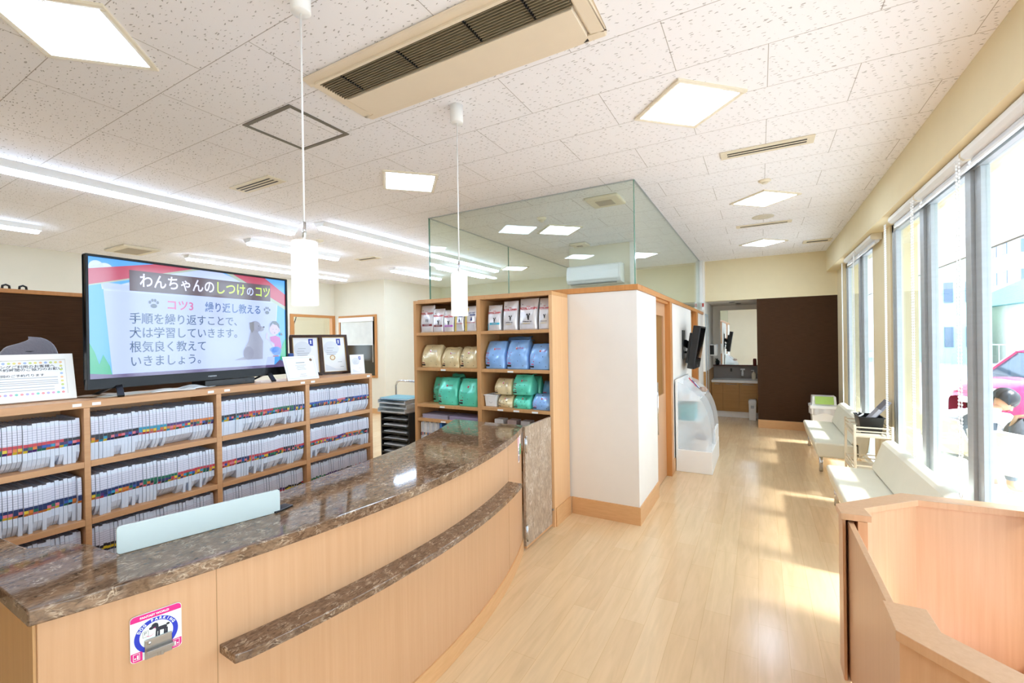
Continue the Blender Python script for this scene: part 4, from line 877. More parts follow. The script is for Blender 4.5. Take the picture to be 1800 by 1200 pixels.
def silver(x0, x1, z, h, label, kind, seed, y=3.765, d=.10, rz=0):
    w = x1 - x0; b = Bag(w, d, h, seed, False)
    t = thing('food_bag', label, 'pet food bag', ((x0 + x1) / 2, y + d / 2, z), rz, 'silver pet food bags on the top shelf'); f = b.body(SIL, t)
    if kind in ('tuxedo_gold', 'gold_side'):
        b.patch('colour_stripe', yel, -w * .46, .005, -w * .22, h * .93, t)
        o = b.figs('animal_figure', navyp, [[(.0, h * .42), (w * .16, h * .42), (w * .13, h * .52), (w * .07, h * .60), (w * .05, h * .52)]], t)
        b.txt('lettering', 'ROYAL CANIN', w * .10, w * .08, h * .34, redp, t); b.txt('lettering', 'VET DIET', w * .13, w * .1, h * .72, navyp, t)
        b.patch('colour_band', navyp, -w * .05, h * .62, w * .38, h * .665, t)
        return t
    zt = h * (.70 if kind != 'big' else .68)
    b.txt('lettering', 'ROYAL CANIN', w * (.135 if kind != 'big' else .14), 0, zt, redp, t, bold=.0009)
    b.patch('red_rule', redp, -w * .38, zt - h * .045, w * .36, zt - h * .037, t)
    c = zt + h * .055; k = w * .09
    b.figs('crown', redp, [[(-k, c), (k, c), (k, c + .003), (-k, c + .003)]] + [[(q * k - .0025, c + .003), (q * k + .0025, c + .003), (q * k * 1.5, c + h * .028)] for q in (-.8, -.3, .3, .8)], t)
    zc = h * .42; k = w * .11; cx = w * .06
    if kind == 'dog': fig = [circ(cx - k * .6, zc, k * .22, k * .6), circ(cx - k * .5, zc + k * .7, k * .3, k * .25), circ(cx + k * .6, zc - k * .1, k * .2, k * .6), circ(cx + k * .55, zc + k * .6, k * .28, k * .25)]
    else: fig = [circ(cx, zc - k * .2, k * .55, k * .9), circ(cx - k * .6, zc + k * .8, k * .5, k * .45), circ(cx + k * .6, zc + k * .9, k * .3, k * .55), [(cx - k * .4, zc - k * 1.5), (cx + k * .5, zc - k * 1.5), (cx + k * .25, zc - k * .7), (cx - k * .25, zc - k * .7)]]
    b.figs('animal_figure', drk, fig, t)
    bm_ = {'dog': mar, 'cat': mar, 'catv': violet, 'teal': tealp}.get(kind)
    if bm_:
        b.patch('colour_band', bm_, -w * .28, h * .23, w * .42, h * .31, t); b.patch('colour_stripe', bm_, -w * .42, .006, -w * .36, h * .28, t)
        b.txt('lettering', 'VETERINARY', w * .07, w * .06, h * .27, SIL, t)
    else:
        b.txt('lettering', 'VETERINARY DIET', w * .06, 0, h * .26, drk, t); b.txt('lettering', 'URINARY S/O', w * .065, -w * .05, h * .20, yel, t)
    b.patch('round_stamp', drk, -w * .36, h * .80, -w * .29, h * .82, t)
    return t
silver(-3.29, -3.10, 1.829, .30, 'tallest white and silver bag at the left end of the top shelf, brown band', 'dog', 1)
silver(-3.105, -2.955, 1.829, .255, 'silver bag with a black cat and brown band, second from left on the top shelf', 'cat', 2, y=3.755)
silver(-2.985 + .03, -2.815, 1.829, .235, 'silver bag with a black cat and violet band on the top left shelf', 'catv', 3, y=3.75)
silver(-2.81, -2.685, 1.829, .245, 'white and gold bag with a small navy cat below the pendant shade', 'tuxedo_gold', 4, y=3.752)
silver(-2.68, -2.525, 1.829, .262, 'white and gold bag with navy print at the right end of the top left shelf', 'gold_side', 5, y=3.75)
silver(-2.405, -2.245, 1.829, .258, 'silver cat food bag with a turquoise band on the top right shelf', 'teal', 6)
silver(-2.225, -2.06, 1.829, .29, 'slim silver cat food bag, second from left on the top right shelf', 'plain', 7)
silver(-2.045, -1.845, 1.829, .305, 'large silver cat food bag with folded top, third on the top right shelf', 'big', 8, d=.13)
silver(-1.835, -1.71, 1.829, .30, 'silver cat food bag at the right end of the top right shelf', 'big', 9, d=.13)
def pillow(x0, x1, z, h, col, label, seed, y=3.76, d=.2, fold=1, rz=0, plain=False):
    w = x1 - x0; b = Bag(w, d, h, seed, True)
    t = thing('food_bag', label, 'pet food bag', ((x0 + x1) / 2, y + d / 2, z), rz, col + ' pet food bags in the cabinet'); f = b.body(FILM[col], t)
    if fold:
        g = MB(); q = b.r; sgn = q.choice((-1, 1))
        def fl(u, v): 
            x = (u - .5) * w * (.86 - .3 * v) + sgn * v * w * .16; yy = -b.D(.9) * .5 + v * d * .55; zz = h * (.985 + .03 * math.sin(PI * v)) + .006 * math.sin(u * 9 + seed) * v
            return (x, yy, zz)
        g.grid(fl, 12, 6); o = g.build('folded_top', FILM[col], t, local=True); md = o.modifiers.new('thickness', 'SOLIDIFY'); md.thickness = .003
    if plain: return t
    pc = pinkp if col == 'blue' else mar
    x = -w * .34
    b.patch('black_label', blk, x - w * .11, h * .08, x + w * .12, h * .15, t); b.patch('small_label', pc, x - w * .02, h * .19, x + w * .12, h * .23, t)
    b.figs('print_line', pc if col != 'gold' else blk, [[(x - w * .1, h * a), (x + w * c, h * a), (x + w * c, h * (a + .035)), (x - w * .1, h * (a + .035))] for a, c in ((.30, .12), (.37, .06), (.47, .1), (.55, .12))], t)
    b.txt('lettering', 'AROLLIS' if col == 'gold' else 'B·O·O·K', w * .085, w * .12, h * .72, pinkp if col == 'blue' else (SIL if col == 'gold' else mar), t)
    b.figs('round_emblem', SIL, [circ(w * .0, h * .72, w * .045, w * .055)], t); b.figs('emblem_mark', redp, [circ(w * .0, h * .71, w * .025, w * .04)], t, .0028)
    b.figs('dot', blk, [circ(w * dx, h * dz, .004, .004, 8) for dx, dz in ((.05, .28), (.18, .5), (-.05, .5), (.3, .12), (.0, .9))], t)
    return t
pillow(-3.285, -3.005, 1.448, .245, 'gold', 'left gold pet food bag with crumpled top on the second shelf', 11)
pillow(-3.0, -2.765, 1.448, .215, 'gold', 'middle gold pet food bag on the second shelf', 12)
pillow(-2.76, -2.53, 1.448, .22, 'gold', 'right gold pet food bag on the second shelf, next to the divider', 13)
pillow(-2.445, -2.205, 1.448, .275, 'blue', 'left blue pet food bag on the second shelf', 14, d=.22)
pillow(-2.195, -1.95, 1.448, .285, 'blue', 'middle blue pet food bag with creased front on the second shelf', 15, d=.22)
pillow(-1.94, -1.712, 1.448, .245, 'blue', 'right blue pet food bag on the second shelf', 16, d=.22)
pillow(-2.33, -2.02, 1.448, .315, 'blue', 'blue bag lying dark behind the left and middle blue bags', 17, y=4.0, d=.085, plain=True)
pillow(-3.06, -2.80, 1.051, .285, 'green', 'middle green pet food bag standing forward on the third shelf', 18, d=.2)
pillow(-2.785, -2.53, 1.051, .28, 'green', 'right green pet food bag on the third shelf, next to the divider', 19, d=.2)
pillow(-3.235, -3.07, 1.051, .27, 'green', 'small green bag set back at the left of the third shelf', 20, y=3.9, d=.14)
pillow(-3.05, -2.86, 1.051, .31, 'green', 'dark green bag peeking from behind the middle green bag', 31, y=3.975, d=.11, plain=True)
pillow(-2.295, -2.125, 1.067, .125, 'gold', 'lower gold bag of the pair beside the white bin', 21, d=.18, fold=0)
pillow(-2.335, -2.135, 1.196, .155, 'gold', 'upper gold bag stacked on another beside the white bin', 22, d=.18, fold=0)
pillow(-2.12, -1.925, 1.067, .13, 'green', 'lower green bag on the third shelf between gold and blue bags', 23, d=.19, fold=0)
pillow(-2.128, -1.915, 1.2, .19, 'green', 'upper green bag stacked above the lower green one', 24, d=.19)
pillow(-1.915, -1.71, 1.067, .145, 'blue', 'lower blue bag at the right end of the third shelf', 25, d=.19, fold=0)
pillow(-1.90, -1.715, 1.067, .25, 'blue', 'dark blue bag set back above the lower blue bag', 26, y=3.96, d=.12)
pillow(-2.05, -1.91, 1.067, .30, 'green', 'green bag set back in shadow between green and blue stacks', 27, y=3.965, d=.115, fold=0)
t = thing('white_bin', 'small white plastic bin with a diamond mark on the third shelf', 'bin', (-2.39, 3.85, 1.067))
def rectlathe(mb, prof, cx, cy, mi=0):
    q = [(cx + sx * a, cy + sy * b, z) for a, b, z in prof for sx, sy in ((-1, -1), (1, -1), (1, 1), (-1, 1))]; n = len(prof)
    return mb.faces(q, [(i * 4 + k, i * 4 + (k + 1) % 4, (i + 1) * 4 + (k + 1) % 4, (i + 1) * 4 + k) for i in range(n - 1) for k in range(4)] + [(3, 2, 1, 0), tuple((n - 1) * 4 + k for k in range(4))], mi)
rectlathe(MB(), [(.063, .07, 1.0675), (.070, .08, 1.175), (.077, .088, 1.176), (.077, .088, 1.186), (.070, .08, 1.186), (.06, .068, 1.075)], -2.376, 3.85).build('tub', 'wplas', t, .003)
o = MB()
for sx, sz in ((1, 1), (1, -1), (-1, 1), (-1, -1)): o.bar((-2.376 + sx * .02, 3.7765, 1.115), (-2.376, 3.7765, 1.115 + sz * .014), .002, .002)
o.build('diamond_mark', mat('bin_mark', '9a9a9a', .5), t)
t = thing('white_lid', 'white plastic lid leaning behind the gold bags', 'tray', (-2.36, 3.98, 1.067)); MB().obox((-2.345, 3.99, 1.20), (.09, 0, .05), (0, .03, -.0), (-.004, 0, .008)).build('panel', 'wplas', t, .003); MB().obox((-2.345, 3.99, 1.2105), (.088, 0, .0489), (0, .027, 0), (-.001, 0, .002)).build('rim', 'wplas', t)  # plastic lid leaning on edge behind the bags
# documents on the lower left shelves
def upright(name, x, w, z, h, col, lab, lean=0, d=.2, y=3.76, cat='folder', grp=None):
    t = MB(); t.obox((x + w / 2 + lean * h / 2, y + d / 2, z + h / 2 * math.cos(lean) + w * abs(lean) * .5), (w / 2, 0, 0), (0, d / 2, 0), (lean * h / 2, 0, h / 2)); return tag(t.build(name, mat('doc_' + col + str(int(w * 1e4)), col, .4, var=.1, scale=(20, 20, 30)), None, .001), lab, cat, grp)
for i in range(11):
    x = -3.285 + i * .0235
    o = upright('document_file', x, .016, .611, .235 + .006 * (i % 3), ['e9e9ee', 'd9dde6', 'f0f0f0'][i % 3], f'white document sleeve, {ORD(i + 1)} from left on the lowest visible cabinet shelf', .02, cat='document file', grp='document sleeves in the cabinet')
    c = MB(); c.box(x + .002, 3.758, .70 + .004 * (i % 4), x + .014, 3.7595, .735); c.build('index_chip', mat('chip%d' % (i % 4), ['2b2b55', 'b8504a', '3a3a40', 'c98a4a'][i % 4], .5), o)
upright('blue_folder', -3.02, .03, .611, .24, '3f7fc8', 'bright blue folder standing among the document sleeves', 0)
upright('pale_folder', -2.985, .02, .611, .19, 'a9c4e4', 'pale blue folder beside the bright blue folder', .03)
for i, (c, nm) in enumerate((('5d7fa8', 'blue photo brochure'), ('cfe0cc', 'pale green brochure'), ('e8ece8', 'white brochure'), ('40454d', 'dark brochure'))):
    upright('brochure', -2.94 + i * .042, .02, .612, .215, c, nm + ' leaning in the lower left of the food cabinet', .22, cat='brochure')
for x0, x1, z, c, lab in ((-3.27, -2.92, .8935, 'b9b3c6', 'lilac paper stack at the left of the thin shelf'), (-2.9, -2.53, .8935, 'a79fbe', 'violet paper stack at the right of the thin shelf')):
    o = MB()
    for k in range(5): o.box(x0 + .004 * (k % 2), 3.77 + .003 * (k % 3), z + k * .008, x1 - .003 * (k % 3), 4.0, z + k * .008 + .0076)
    tag(o.build('paper_stack', mat('stack_' + c, c, .6), None), lab, 'paper stack')
for i, (x, c) in enumerate(((-2.35, 'dcd9d6'), (-2.2, 'b5a19a'), (-2.05, 'c5c0bd'), (-1.88, '7a2b2f'))):
    o = upright('leaflet_pack', x, .10, .7005, .24, c, ['white', 'tan', 'pale grey', 'dark red'][i] + ' leaflet pack just above the gate edge in the lower right of the cabinet', 0, .1, 3.80, 'leaflet pack')
    l = MB(); l.box(x + .02, 3.7975, .86, x + .08, 3.799, .885); l.build('print_band', redp, o)
# ================================================================ OFFICE BEHIND
t = thing('drawer_tower', 'black letter tray tower left of the food cabinet', 'drawer tower', (-3.83, 4.05, 0))
tx0, tx1, ty0, ty1 = -4.06, -3.60, 3.92, 4.30; tz = .885
MB().box(tx0, ty0, .04, tx0 + .02, ty1, tz).box(tx1 - .02, ty0, .04, tx1, ty1, tz).box(tx0 + .02, ty1 - .015, .04, tx1 - .02, ty1, tz - .02).box(tx0 + .02, ty0, tz - .02, tx1 - .02, ty1, tz).box(tx0 + .02, ty0, .04, tx1 - .02, ty1, .06).build('case', 'black', t, .002)
for i in range(10):
    z = .075 + i * .079; MB().box(tx0 + .024, ty0 - .006, z, tx1 - .024, ty1 - .03, z + .018).box(tx0 + .06, ty0 - .012, z + .012, tx1 - .06, ty0 - .006, z + .02).build('tray', 'black', t)
    MB().box(tx0 + .04, ty0 + .01, z + .019, tx1 - .05, ty1 - .05, z + .024 + .004 * (i % 3)).build('tray_paper', 'paper', t)
for x in (tx0 + .05, tx1 - .05):
    for y in (ty0 + .05, ty1 - .05): MB().tube([(x - .01, y, .02), (x + .01, y, .02)], .02, 14).build('caster', 'rubber', t)
zz = tz + .001
for i, (c, h, lab) in enumerate((('c6c9c8', .05, 'grey clear tray of papers, lowest on the black tower'), ('b3bcc0', .05, 'clear plastic tray above the lowest on the black tower'), ('cfd4d6', .045, 'clear letter tray third up on the black tower'), ('2f6f95', .02, 'dark blue folder on the papers of the black tower'), ('dfe6e2', .025, 'white papers near the top of the black tower'), ('3f9fb0', .014, 'teal edged papers topping the black tower'))):
    o = MB(); dx = .02 * math.sin(i * 2.1); o.box(tx0 - .02 + dx, ty0 - .03 + .01 * i, zz, tx1 - .04 + dx, ty1 - .05, zz + h * .3); 
    if h > .04: o.box(tx0 - .02 + dx, ty0 - .03 + .01 * i, zz + h * .3, tx0 - .012 + dx, ty1 - .05, zz + h).box(tx1 - .048 + dx, ty0 - .03 + .01 * i, zz + h * .3, tx1 - .04 + dx, ty1 - .05, zz + h)
    tag(o.build('paper_tray', mat('tray_' + c, c, .3, var=.15, scale=(30, 30, 200)), None, .001), lab, 'paper tray'); zz += h + .0008 if h > .04 else h * .3 + .0008
t = thing('trolley', 'chrome handled trolley mostly hidden behind the food cabinet', 'trolley', (-4.2, 4.6, 0))
MB().tube([(-4.46, 4.6, .08), (-4.46, 4.6, 1.12), (-4.44, 4.6, 1.17), (-4.39, 4.6, 1.19), (-4.09, 4.6, 1.19)], .014, 12).tube([(-3.94, 4.6, .08), (-3.94, 4.6, 1.12), (-3.97, 4.6, 1.17), (-4.02, 4.6, 1.19), (-4.09, 4.6, 1.19)], .014, 12).build('handle', 'chrome', t)
MB().box(-4.49, 4.45, .1, -3.92, 4.75, .13).box(-4.49, 4.45, .6, -3.92, 4.75, .62).build('deck', 'alu', t)
for x in (-4.44, -3.97):
    for y in (4.5, 4.7): MB().tube([(x - .012, y, .04), (x + .012, y, .04)], .04, 16).build('caster', 'rubber', t)
t = thing('screen_partition', 'brown textile office partition with amber top rail behind the television', 'partition', (-4.6, .6, 0))
MB().box(-4.66, -1.2, 0, -4.60, 2.30, 2.115).build('panel', 'brown', t); MB().box(-4.675, -1.2, 2.115, -4.585, 2.30, 2.145).build('rail', 'oak', t, .003)
for i, y in enumerate((.972, 1.055)):
    o = thing('black_knob', ['left', 'right'][i] + ' small black knob on top of the brown partition', 'hook', (-4.63, y, 2.145)); MB().tube([(-4.63, y - .018, 2.146), (-4.63, y - .016, 2.168), (-4.63, y, 2.176), (-4.63, y + .016, 2.168), (-4.63, y + .018, 2.146)], .007).build('loop', 'black', o)  # pair of black knobs on the partition rail
# office windows in the far corner
f = MB(); x = -9.63
f.box(x - .08, 6.50, 2.37, x + .03, 7.75, 2.43).box(x - .08, 6.50, 1.20, x + .03, 7.75, 1.25).box(x - .08, 6.50, 1.25, x + .03, 6.58, 2.37).box(x - .08, 7.66, 1.25, x + .03, 7.75, 2.37)
f = struct('window_6', f, 'oak', 'amber framed inner window at the left of the far office corner', 'window'); MB().box(x - .04, 6.58, 1.25, x - .034, 7.66, 2.37).build('pane', 'glass', f)
f = MB(); y = 7.75
f.box(-9.44, y - .03, 2.36, -8.10, y + .08, 2.41).box(-9.44, y - .03, .87, -8.10, y + .08, .92).box(-9.44, y - .03, .92, -9.38, y + .08, 2.36).box(-8.16, y - .03, .92, -8.10, y + .08, 2.36)
f = struct('window_7', f, 'oak', 'amber framed window with half drawn white screen in the far office corner', 'window'); MB().box(-9.38, y + .04, .92, -8.16, y + .046, 2.36).build('pane', mat('dark_pane', '3a3424', .15), f)
t = thing('roller_screen', 'white roller screen half drawn over the far office window', 'blind', (-8.77, 7.70, 2.3)); MB().box(-9.36, 7.66, 2.25, -8.18, 7.71, 2.355).build('cassette', 'wplas', t, .006); MB().box(-9.33, 7.70, 1.68, -8.20, 7.703, 2.25).build('cloth', mat('screen_cloth', 'dfdfd8', .8), t); MB().box(-9.33, 7.693, 1.665, -8.20, 7.708, 1.68).build('hem_bar', 'wplas', t); MB().tube([(-8.19, 7.685, 2.25), (-8.19, 7.685, 1.25)], .006).build('cord', 'wplas', t)
t = thing('inner_door', 'amber door leaf visible through the left inner office window', 'door', (-10.2, 6.7, 0)); MB().box(-10.3, 6.6, 0, -10.26, 7.05, 2.3).build('leaf', 'oak', t); MB().tube([(-10.24, 6.98, 1.0), (-10.24, 6.98, 1.15)], .01).build('handle', 'chrome', t)
t = thing('hanging_cable', 'dark cable hanging in the room beyond the inner office window', 'cable', (-10.6, 7.3, 0)); MB().tube([(-10.6, 7.36, 2.8), (-10.6, 7.33, 2.4), (-10.6, 7.22, 2.1), (-10.6, 7.19, 1.7), (-10.6, 7.2, .6)], .012).tube([(-10.62, 7.2, 2.8), (-10.62, 7.21, 2.2), (-10.62, 7.19, .6)], .006).build('strand', 'black', t)
# ================================================================ ROLLER BLINDS
def blind(y0, y1, label, cy, cz, near=True):
    t = thing('roller_blind', label, 'roller blind', (1.10, (y0 + y1) / 2, 2.83), 0, 'roller blinds under the window beam')
    pr = [(0, 0), (.085, 0), (.105, .02), (.105, .05), (.09, .07), (0, .07)]
    MB().extr([(a, b) for a, b in pr], (1.195, y0 + .012, 2.798), (-1, 0, 0), (0, 0, 1), (0, 1, 0), y1 - y0 - .024).build('cassette', 'wplas', t, .003)
    for y in (y0, y1 - .012): MB().extr([(a * 1.0, b) for a, b in pr], (1.195, y, 2.798), (-1, 0, 0), (0, 0, 1), (0, 1, 0), .0118).build('end_cap', 'ivory', t)
    MB().tube([(1.155, y0 + .02, 2.785), (1.155, y1 - .02, 2.785)], .021, 14).build('rolled_cloth', mat('blind_cloth', 'e8e9ec', .8), t)
    MB().box(1.13, y0 + .02, 2.752, 1.14, y1 - .02, 2.768).build('hem_bar', 'wplas', t)
    c = MB(); x = 1.07; n = int((2.79 - cz) / .022)
    for yy in (cy - .022, cy + .022):
        for i in range(n):
            z = 2.79 - i * .022; c.obox((x, yy, z), (.0045, 0, 0), (0, .0045, 0), (0, 0, .0055))
        c.tube([(x, yy, 2.80), (x, yy, cz)], .0022, 5)
    c.tube([(x, cy + .022 * math.cos(a), cz - .022 * math.sin(a)) for a in [PI * k / 8 for k in range(9)]], .004, 6)
    c.build('bead_chain', 'wplas', t)
    return t
blind(7.25, 8.12, 'far roller blind of the pair at the far window', 8.12, .74)
blind(6.30, 7.245, 'near roller blind of the pair at the far window', 7.2, .74)
blind(4.70, 5.52, 'roller blind next to the cream pillar', 5.53, .74)
blind(3.76, 4.695, 'second roller blind from the cream pillar', 4.66, .74)
blind(2.90, 3.755, 'third roller blind from the cream pillar, by the upper right corner', 3.72, .74)
blind(1.9, 2.895, 'roller blind just outside the right edge', 2.88, .74)
# ================================================================ BENCHES
def bench(y0, y1, label):
    t = thing('bench_sofa', label, 'bench sofa', (.85, (y0 + y1) / 2, 0), 0, 'cream waiting benches')
    yc = (y0 + y1) / 2; h = (y1 - y0) / 2
    s = MB(); pr = [(.60, .20), (1.0, .20), (1.0, .385), (.60, .385)]
    s.extr([(.62, .20), (1.02, .20), (1.02, .38), (.59, .39), (.585, .36)], (0, y0, 0), (1, 0, 0), (0, 0, 1), (0, 1, 0), y1 - y0)
    s.build('seat', 'leather', t, .022, 4)
    b = MB(); b.extr([(.955, .391), (1.04, .66), (1.075, .69), (1.13, .69), (1.165, .655), (1.12, .30), (1.03, .22), (1.03, .391)], (0, y0, 0), (1, 0, 0), (0, 0, 1), (0, 1, 0), y1 - y0)
    b.build('backrest', 'leather', t, .016, 3)
    for x in (.66, 1.0):
        for y in (y0 + .10, y1 - .10): MB().lathe([(.021, 0), (.021, .2)], (x, y, 0), 16).build('leg', 'chrome', t, label='round chrome leg')
    MB().box(.606, y0 + .02, .2, 1.0, y1 - .02, .203).build('underside', 'dark', t) if False else None
    return t
bench(3.92, 5.62, 'near cream bench behind the wooden play enclosure')
bench(6.74, 8.46, 'far cream bench beside the bin with green lid')
# ================================================================ SIDE CART
t = thing('side_cart', 'slim ivory metal cart between the two benches', 'cart', (1.0, 6.02, 0)); ivm = mat('ivory_enamel', 'e6d8bd', .4); cy0, cy1, cx0, cx1 = 5.74, 6.30, .845, 1.15
for x in (cx0, cx1):
    for y in (cy0, cy1): MB().box(x - .011, y - .011, .05, x + .011, y + .011, .80).build('post', ivm, t, .002)
for z in (.70, .30):
    o = MB().box(cx0 - .006, cy0 - .006, z - .025, cx1 + .006, cy1 + .006, z)
    o.build('shelf', ivm, t, .003)
    o = MB()
    for zz in (z + .035, z + .075): o.box(cx0, cy0 - .004, zz - .004, cx1, cy0 + .004, zz + .008).box(cx0 - .004, cy0, zz - .004, cx0 + .004, cy1, zz + .008).box(cx1 - .004, cy0, zz - .004, cx1 + .004, cy1, zz + .008).box(cx0, cy1 - .004, zz - .004, cx1, cy1 + .004, zz + .008)
    o.build('rail', ivm, t)
for x in (cx0, cx1):
    for y in (cy0, cy1): MB().tube([(x - .012, y, .025), (x + .012, y, .025)], .025, 12).build('caster', 'rubber', t)
t = thing('black_basket', 'black plastic basket on the ivory cart', 'basket', (1.0, 5.98, .70))
rectlathe(MB(), [(.085, .12, .7005), (.105, .15, .865), (.112, .157, .865), (.112, .157, .875), (.100, .145, .875), (.08, .115, .71)], 1.0, 5.97).build('tub', 'black', t, .003)
t = thing('papers_bundle', 'grey folder leaning out of the black basket', 'folder', (1.03, 5.95, .71)); MB().obox((1.055, 5.96, .90), (.105, 0, .135), (0, .10, 0), (-.011, 0, .008)).build('cover', mat('grey_folder', '77747a', .5), t, .003); MB().obox((1.030, 5.9, .895), (.045, 0, .058), (0, .07, 0), (-.012, 0, .009)).build('pale_sheet', mat('grey_sheet', 'a5a3a8', .5), t)
t = thing('white_strap', 'white straps and papers lying in the black basket', 'strap', (.95, 5.95, .86)); MB().tube([(.90, 5.86, .872), (.94, 5.9, .89), (.96, 6.0, .885), (.93, 6.06, .89), (.91, 5.98, .885)], .008).build('band', 'paper', t)
# ================================================================ BIN WITH GREEN LID
t = thing('swing_bin', 'white swing bin with a light green flap and bag by the brown wall', 'waste bin', (.93, 9.2, 0))
rectlathe(MB(), [(.15, .13, .0), (.185, .16, .50)], .93, 9.2).build('tub', 'wplas', t, .012)
rectlathe(MB(), [(.203, .178, .497), (.205, .18, .545), (.17, .15, .56), (.165, .12, .70), (.16, .10, .705)], .93, 9.2).build('lid', 'wplas', t, .008)
MB().obox((.93, 9.048, .64), (.13, 0, 0), (0, .028, .062), (0, -.004, .002)).build('flap', mat('lime_flap', 'a9c95f', .4), t, .004, label='light green flap')
def lin_(u, v): 
    a = 2 * PI * u; return (.93 + (.198 + .012 * math.sin(9 * a)) * max(-1, min(1, 1.25 * math.cos(a))), 9.2 + (.172 + .01 * math.sin(11 * a)) * max(-1, min(1, 1.25 * math.sin(a))), .496 - .09 * v - .02 * math.sin(5 * a) * v)
MB().grid(lin_, 48, 4).build('liner', mat('bag_liner', 'dedbd9', .3, alpha=.85), t)
# ================================================================ PLAY ENCLOSURE
pe = thing('play_enclosure', 'low octagonal beech play enclosure in the lower right corner', 'play pen', (1.1, 2.35, 0))
KT = .84; th = .10
def wall_seg(p, q, name, mt, z0=0, z1=KT - .03, w=.055, side=1, lab=None):
    p, q = Vector((*p, 0)), Vector((*q, 0)); u = (q - p).normalized(); n = Vector((-u.y, u.x, 0)) * side
    o = MB(); o.prism([tuple((p)[:2]), tuple(q[:2]), tuple((q + n * w)[:2]), tuple((p + n * w)[:2])], z0, z1); return o.build(name, mt, pe, .0015)
# outline from calibrated corners: back-left diagonal, back, left posts, front-left diagonal
A0, A1, A2, A3 = (.342, 2.73), (.338, 2.872), (.678, 3.228), (1.176, 3.262)
B0, B1, B2 = (.468, 2.745), (.456, 2.86), (.729, 3.126)
B3 = (1.176, 3.16)
MB().prism([A0, A1, A2, A3, B3, B2, B1, B0], KT - .032, KT).build('cap_rail', 'wood', pe, .002)
MB().prism([(.350, 2.738), (.350, 2.868), (.685, 3.214), (1.176, 3.248), (1.176, 3.176), (.722, 3.142), (.448, 2.868), (.450, 2.738), (.412, 2.738), (.412, 2.83), (.362, 2.83), (.362, 2.738)], 0, KT - .0322).build('back_wall', 'wood', pe)
C = [(.346, 1.72), (.348, 1.895), (.46, 1.897), (.462, 1.77), (.66, 1.585), (1.176, 1.57), (1.176, 1.46), (.62, 1.46)]
MB().prism(C, KT - .032, KT).build('cap_rail', 'wood', pe, .002)
MB().prism([(.358, 1.735), (.36, 1.84), (.415, 1.842), (.415, 1.887), (.448, 1.887), (.45, 1.765), (.655, 1.573), (1.176, 1.558), (1.176, 1.474), (.626, 1.474)], 0, KT - .0322).build('front_wall', 'wood', pe)
gt = MB().prism([(.374, 1.846), (.374, 2.80), (.397, 2.80), (.397, 1.846)], .02, KT - .045); gt.build('gate_panel', 'wood', pe, .002)
MB().tube([(.397, 2.69, .735), (.41, 2.69, .735)], .009, 14).build('gate_knob', 'wplas', pe, label='small white gate knob')
struct('trim_10', MB().box(.45, 1.60, 0, 1.2, 3.13, .012), mat('pink_mat', 'eccfd3', .6, var=.02), 'pale pink mat inside the play enclosure', 'mat')
# ================================================================ LEAFLET KIOSK
k = thing('leaflet_kiosk', 'white leaflet stand with curved frosted acrylic sides against the corridor wall', 'leaflet stand', (-.76, 6.6, 0))
kx0, kx1, ky0, ky1 = -.972, -.54, 6.05, 7.10
MB().box(kx0, ky0, 0, kx1, ky1, .285).build('base', 'wplas', k, .006)
MB().box(kx0, ky0, .2853, kx0 + .028, ky1, 1.185).build('back_board', 'wplas', k, .004)
for z, w in ((.655, .30), (.925, .27)): MB().box(kx0 + .0283, ky0 + .02, z - .012, kx0 + w, ky1 - .02, z).build('shelf', 'wplas', k, .002)
def side(y, th_=.006):
    pts = [(kx0 + .029, .286)] + [(kx1 - .004, .286), (kx1 - .004, .40)] + [(kx0 + .03 + .398 * math.cos(a) ** .9, .40 + .70 * math.sin(a) ** .9) for a in [PI / 2 * i / 14 for i in range(1, 12)]] + [(kx0 + .16, 1.10), (kx0 + .029, 1.16)]
    return MB().extr(pts, (0, y, 0), (1, 0, 0), (0, 0, 1), (0, 1, 0), th_)
for y in (ky0 + .004, 6.56, ky1 - .01): side(y).build('side_pane', 'frost', k, label='frosted acrylic side')
MB().box(kx1 - .03, ky0 + .55, .2853, kx1 - .004, ky1 - .012, .47).build('front_lip', 'wplas', k, .002)
tealm = mat('teal_pack', '4fb8bf', .5)
for i, y in enumerate((6.12, 6.24, 6.36)):
    o = MB().box(kx0 + .04, y, .656, kx0 + .22, y + .095, .86); tag(o.build('teal_pack', tealm, None, .004), ['nearest', 'middle', 'farthest'][i] + ' teal pack behind the frosted side of the leaflet stand', 'pack', 'teal packs on the leaflet stand')
tag(MB().box(-.75, 6.10, .286, -.60, 6.22, .42).build('white_carton', 'paper', None, .003), 'white carton on the base of the leaflet stand', 'carton')
tag(MB().box(-.74, 6.11, .4205, -.61, 6.21, .47).build('grey_pouch', mat('grey_pouch', '8d929c', .6), None, .01), 'grey pouch on top of the white carton in the leaflet stand', 'pouch')
t = thing('white_dish', 'white box with clear wrap on the top shelf of the leaflet stand', 'box', (-.87, 6.18, .926)); MB().box(-.935, 6.10, .926, -.80, 6.30, 1.0).build('body', 'paper', t, .003)
def crumple(cx, cy, cz, r, seed):
    q = random.Random(seed); ph = [q.uniform(0, 6) for _ in range(4)]
    return lambda u, v: (cx + r * (1 + .25 * math.sin(7 * u * 6.28 + ph[0]) * math.sin(5 * v)) * math.cos(6.28 * u) * math.sin(PI * v), cy + r * (1 + .25 * math.sin(5 * u * 6.28 + ph[1])) * math.sin(6.28 * u) * math.sin(PI * v), cz + r * .7 * (1 + .2 * math.sin(6 * v + ph[2])) * -math.cos(PI * v))
tag(MB().grid(crumple(-.85, 6.2, 1.037, .048, 3), 16, 8, smooth=False).build('clear_wrap', mat('clear_wrap', 'cfe3ea', .15, alpha=.6), None), 'crumpled clear wrap on the leaflet stand box', 'wrap')
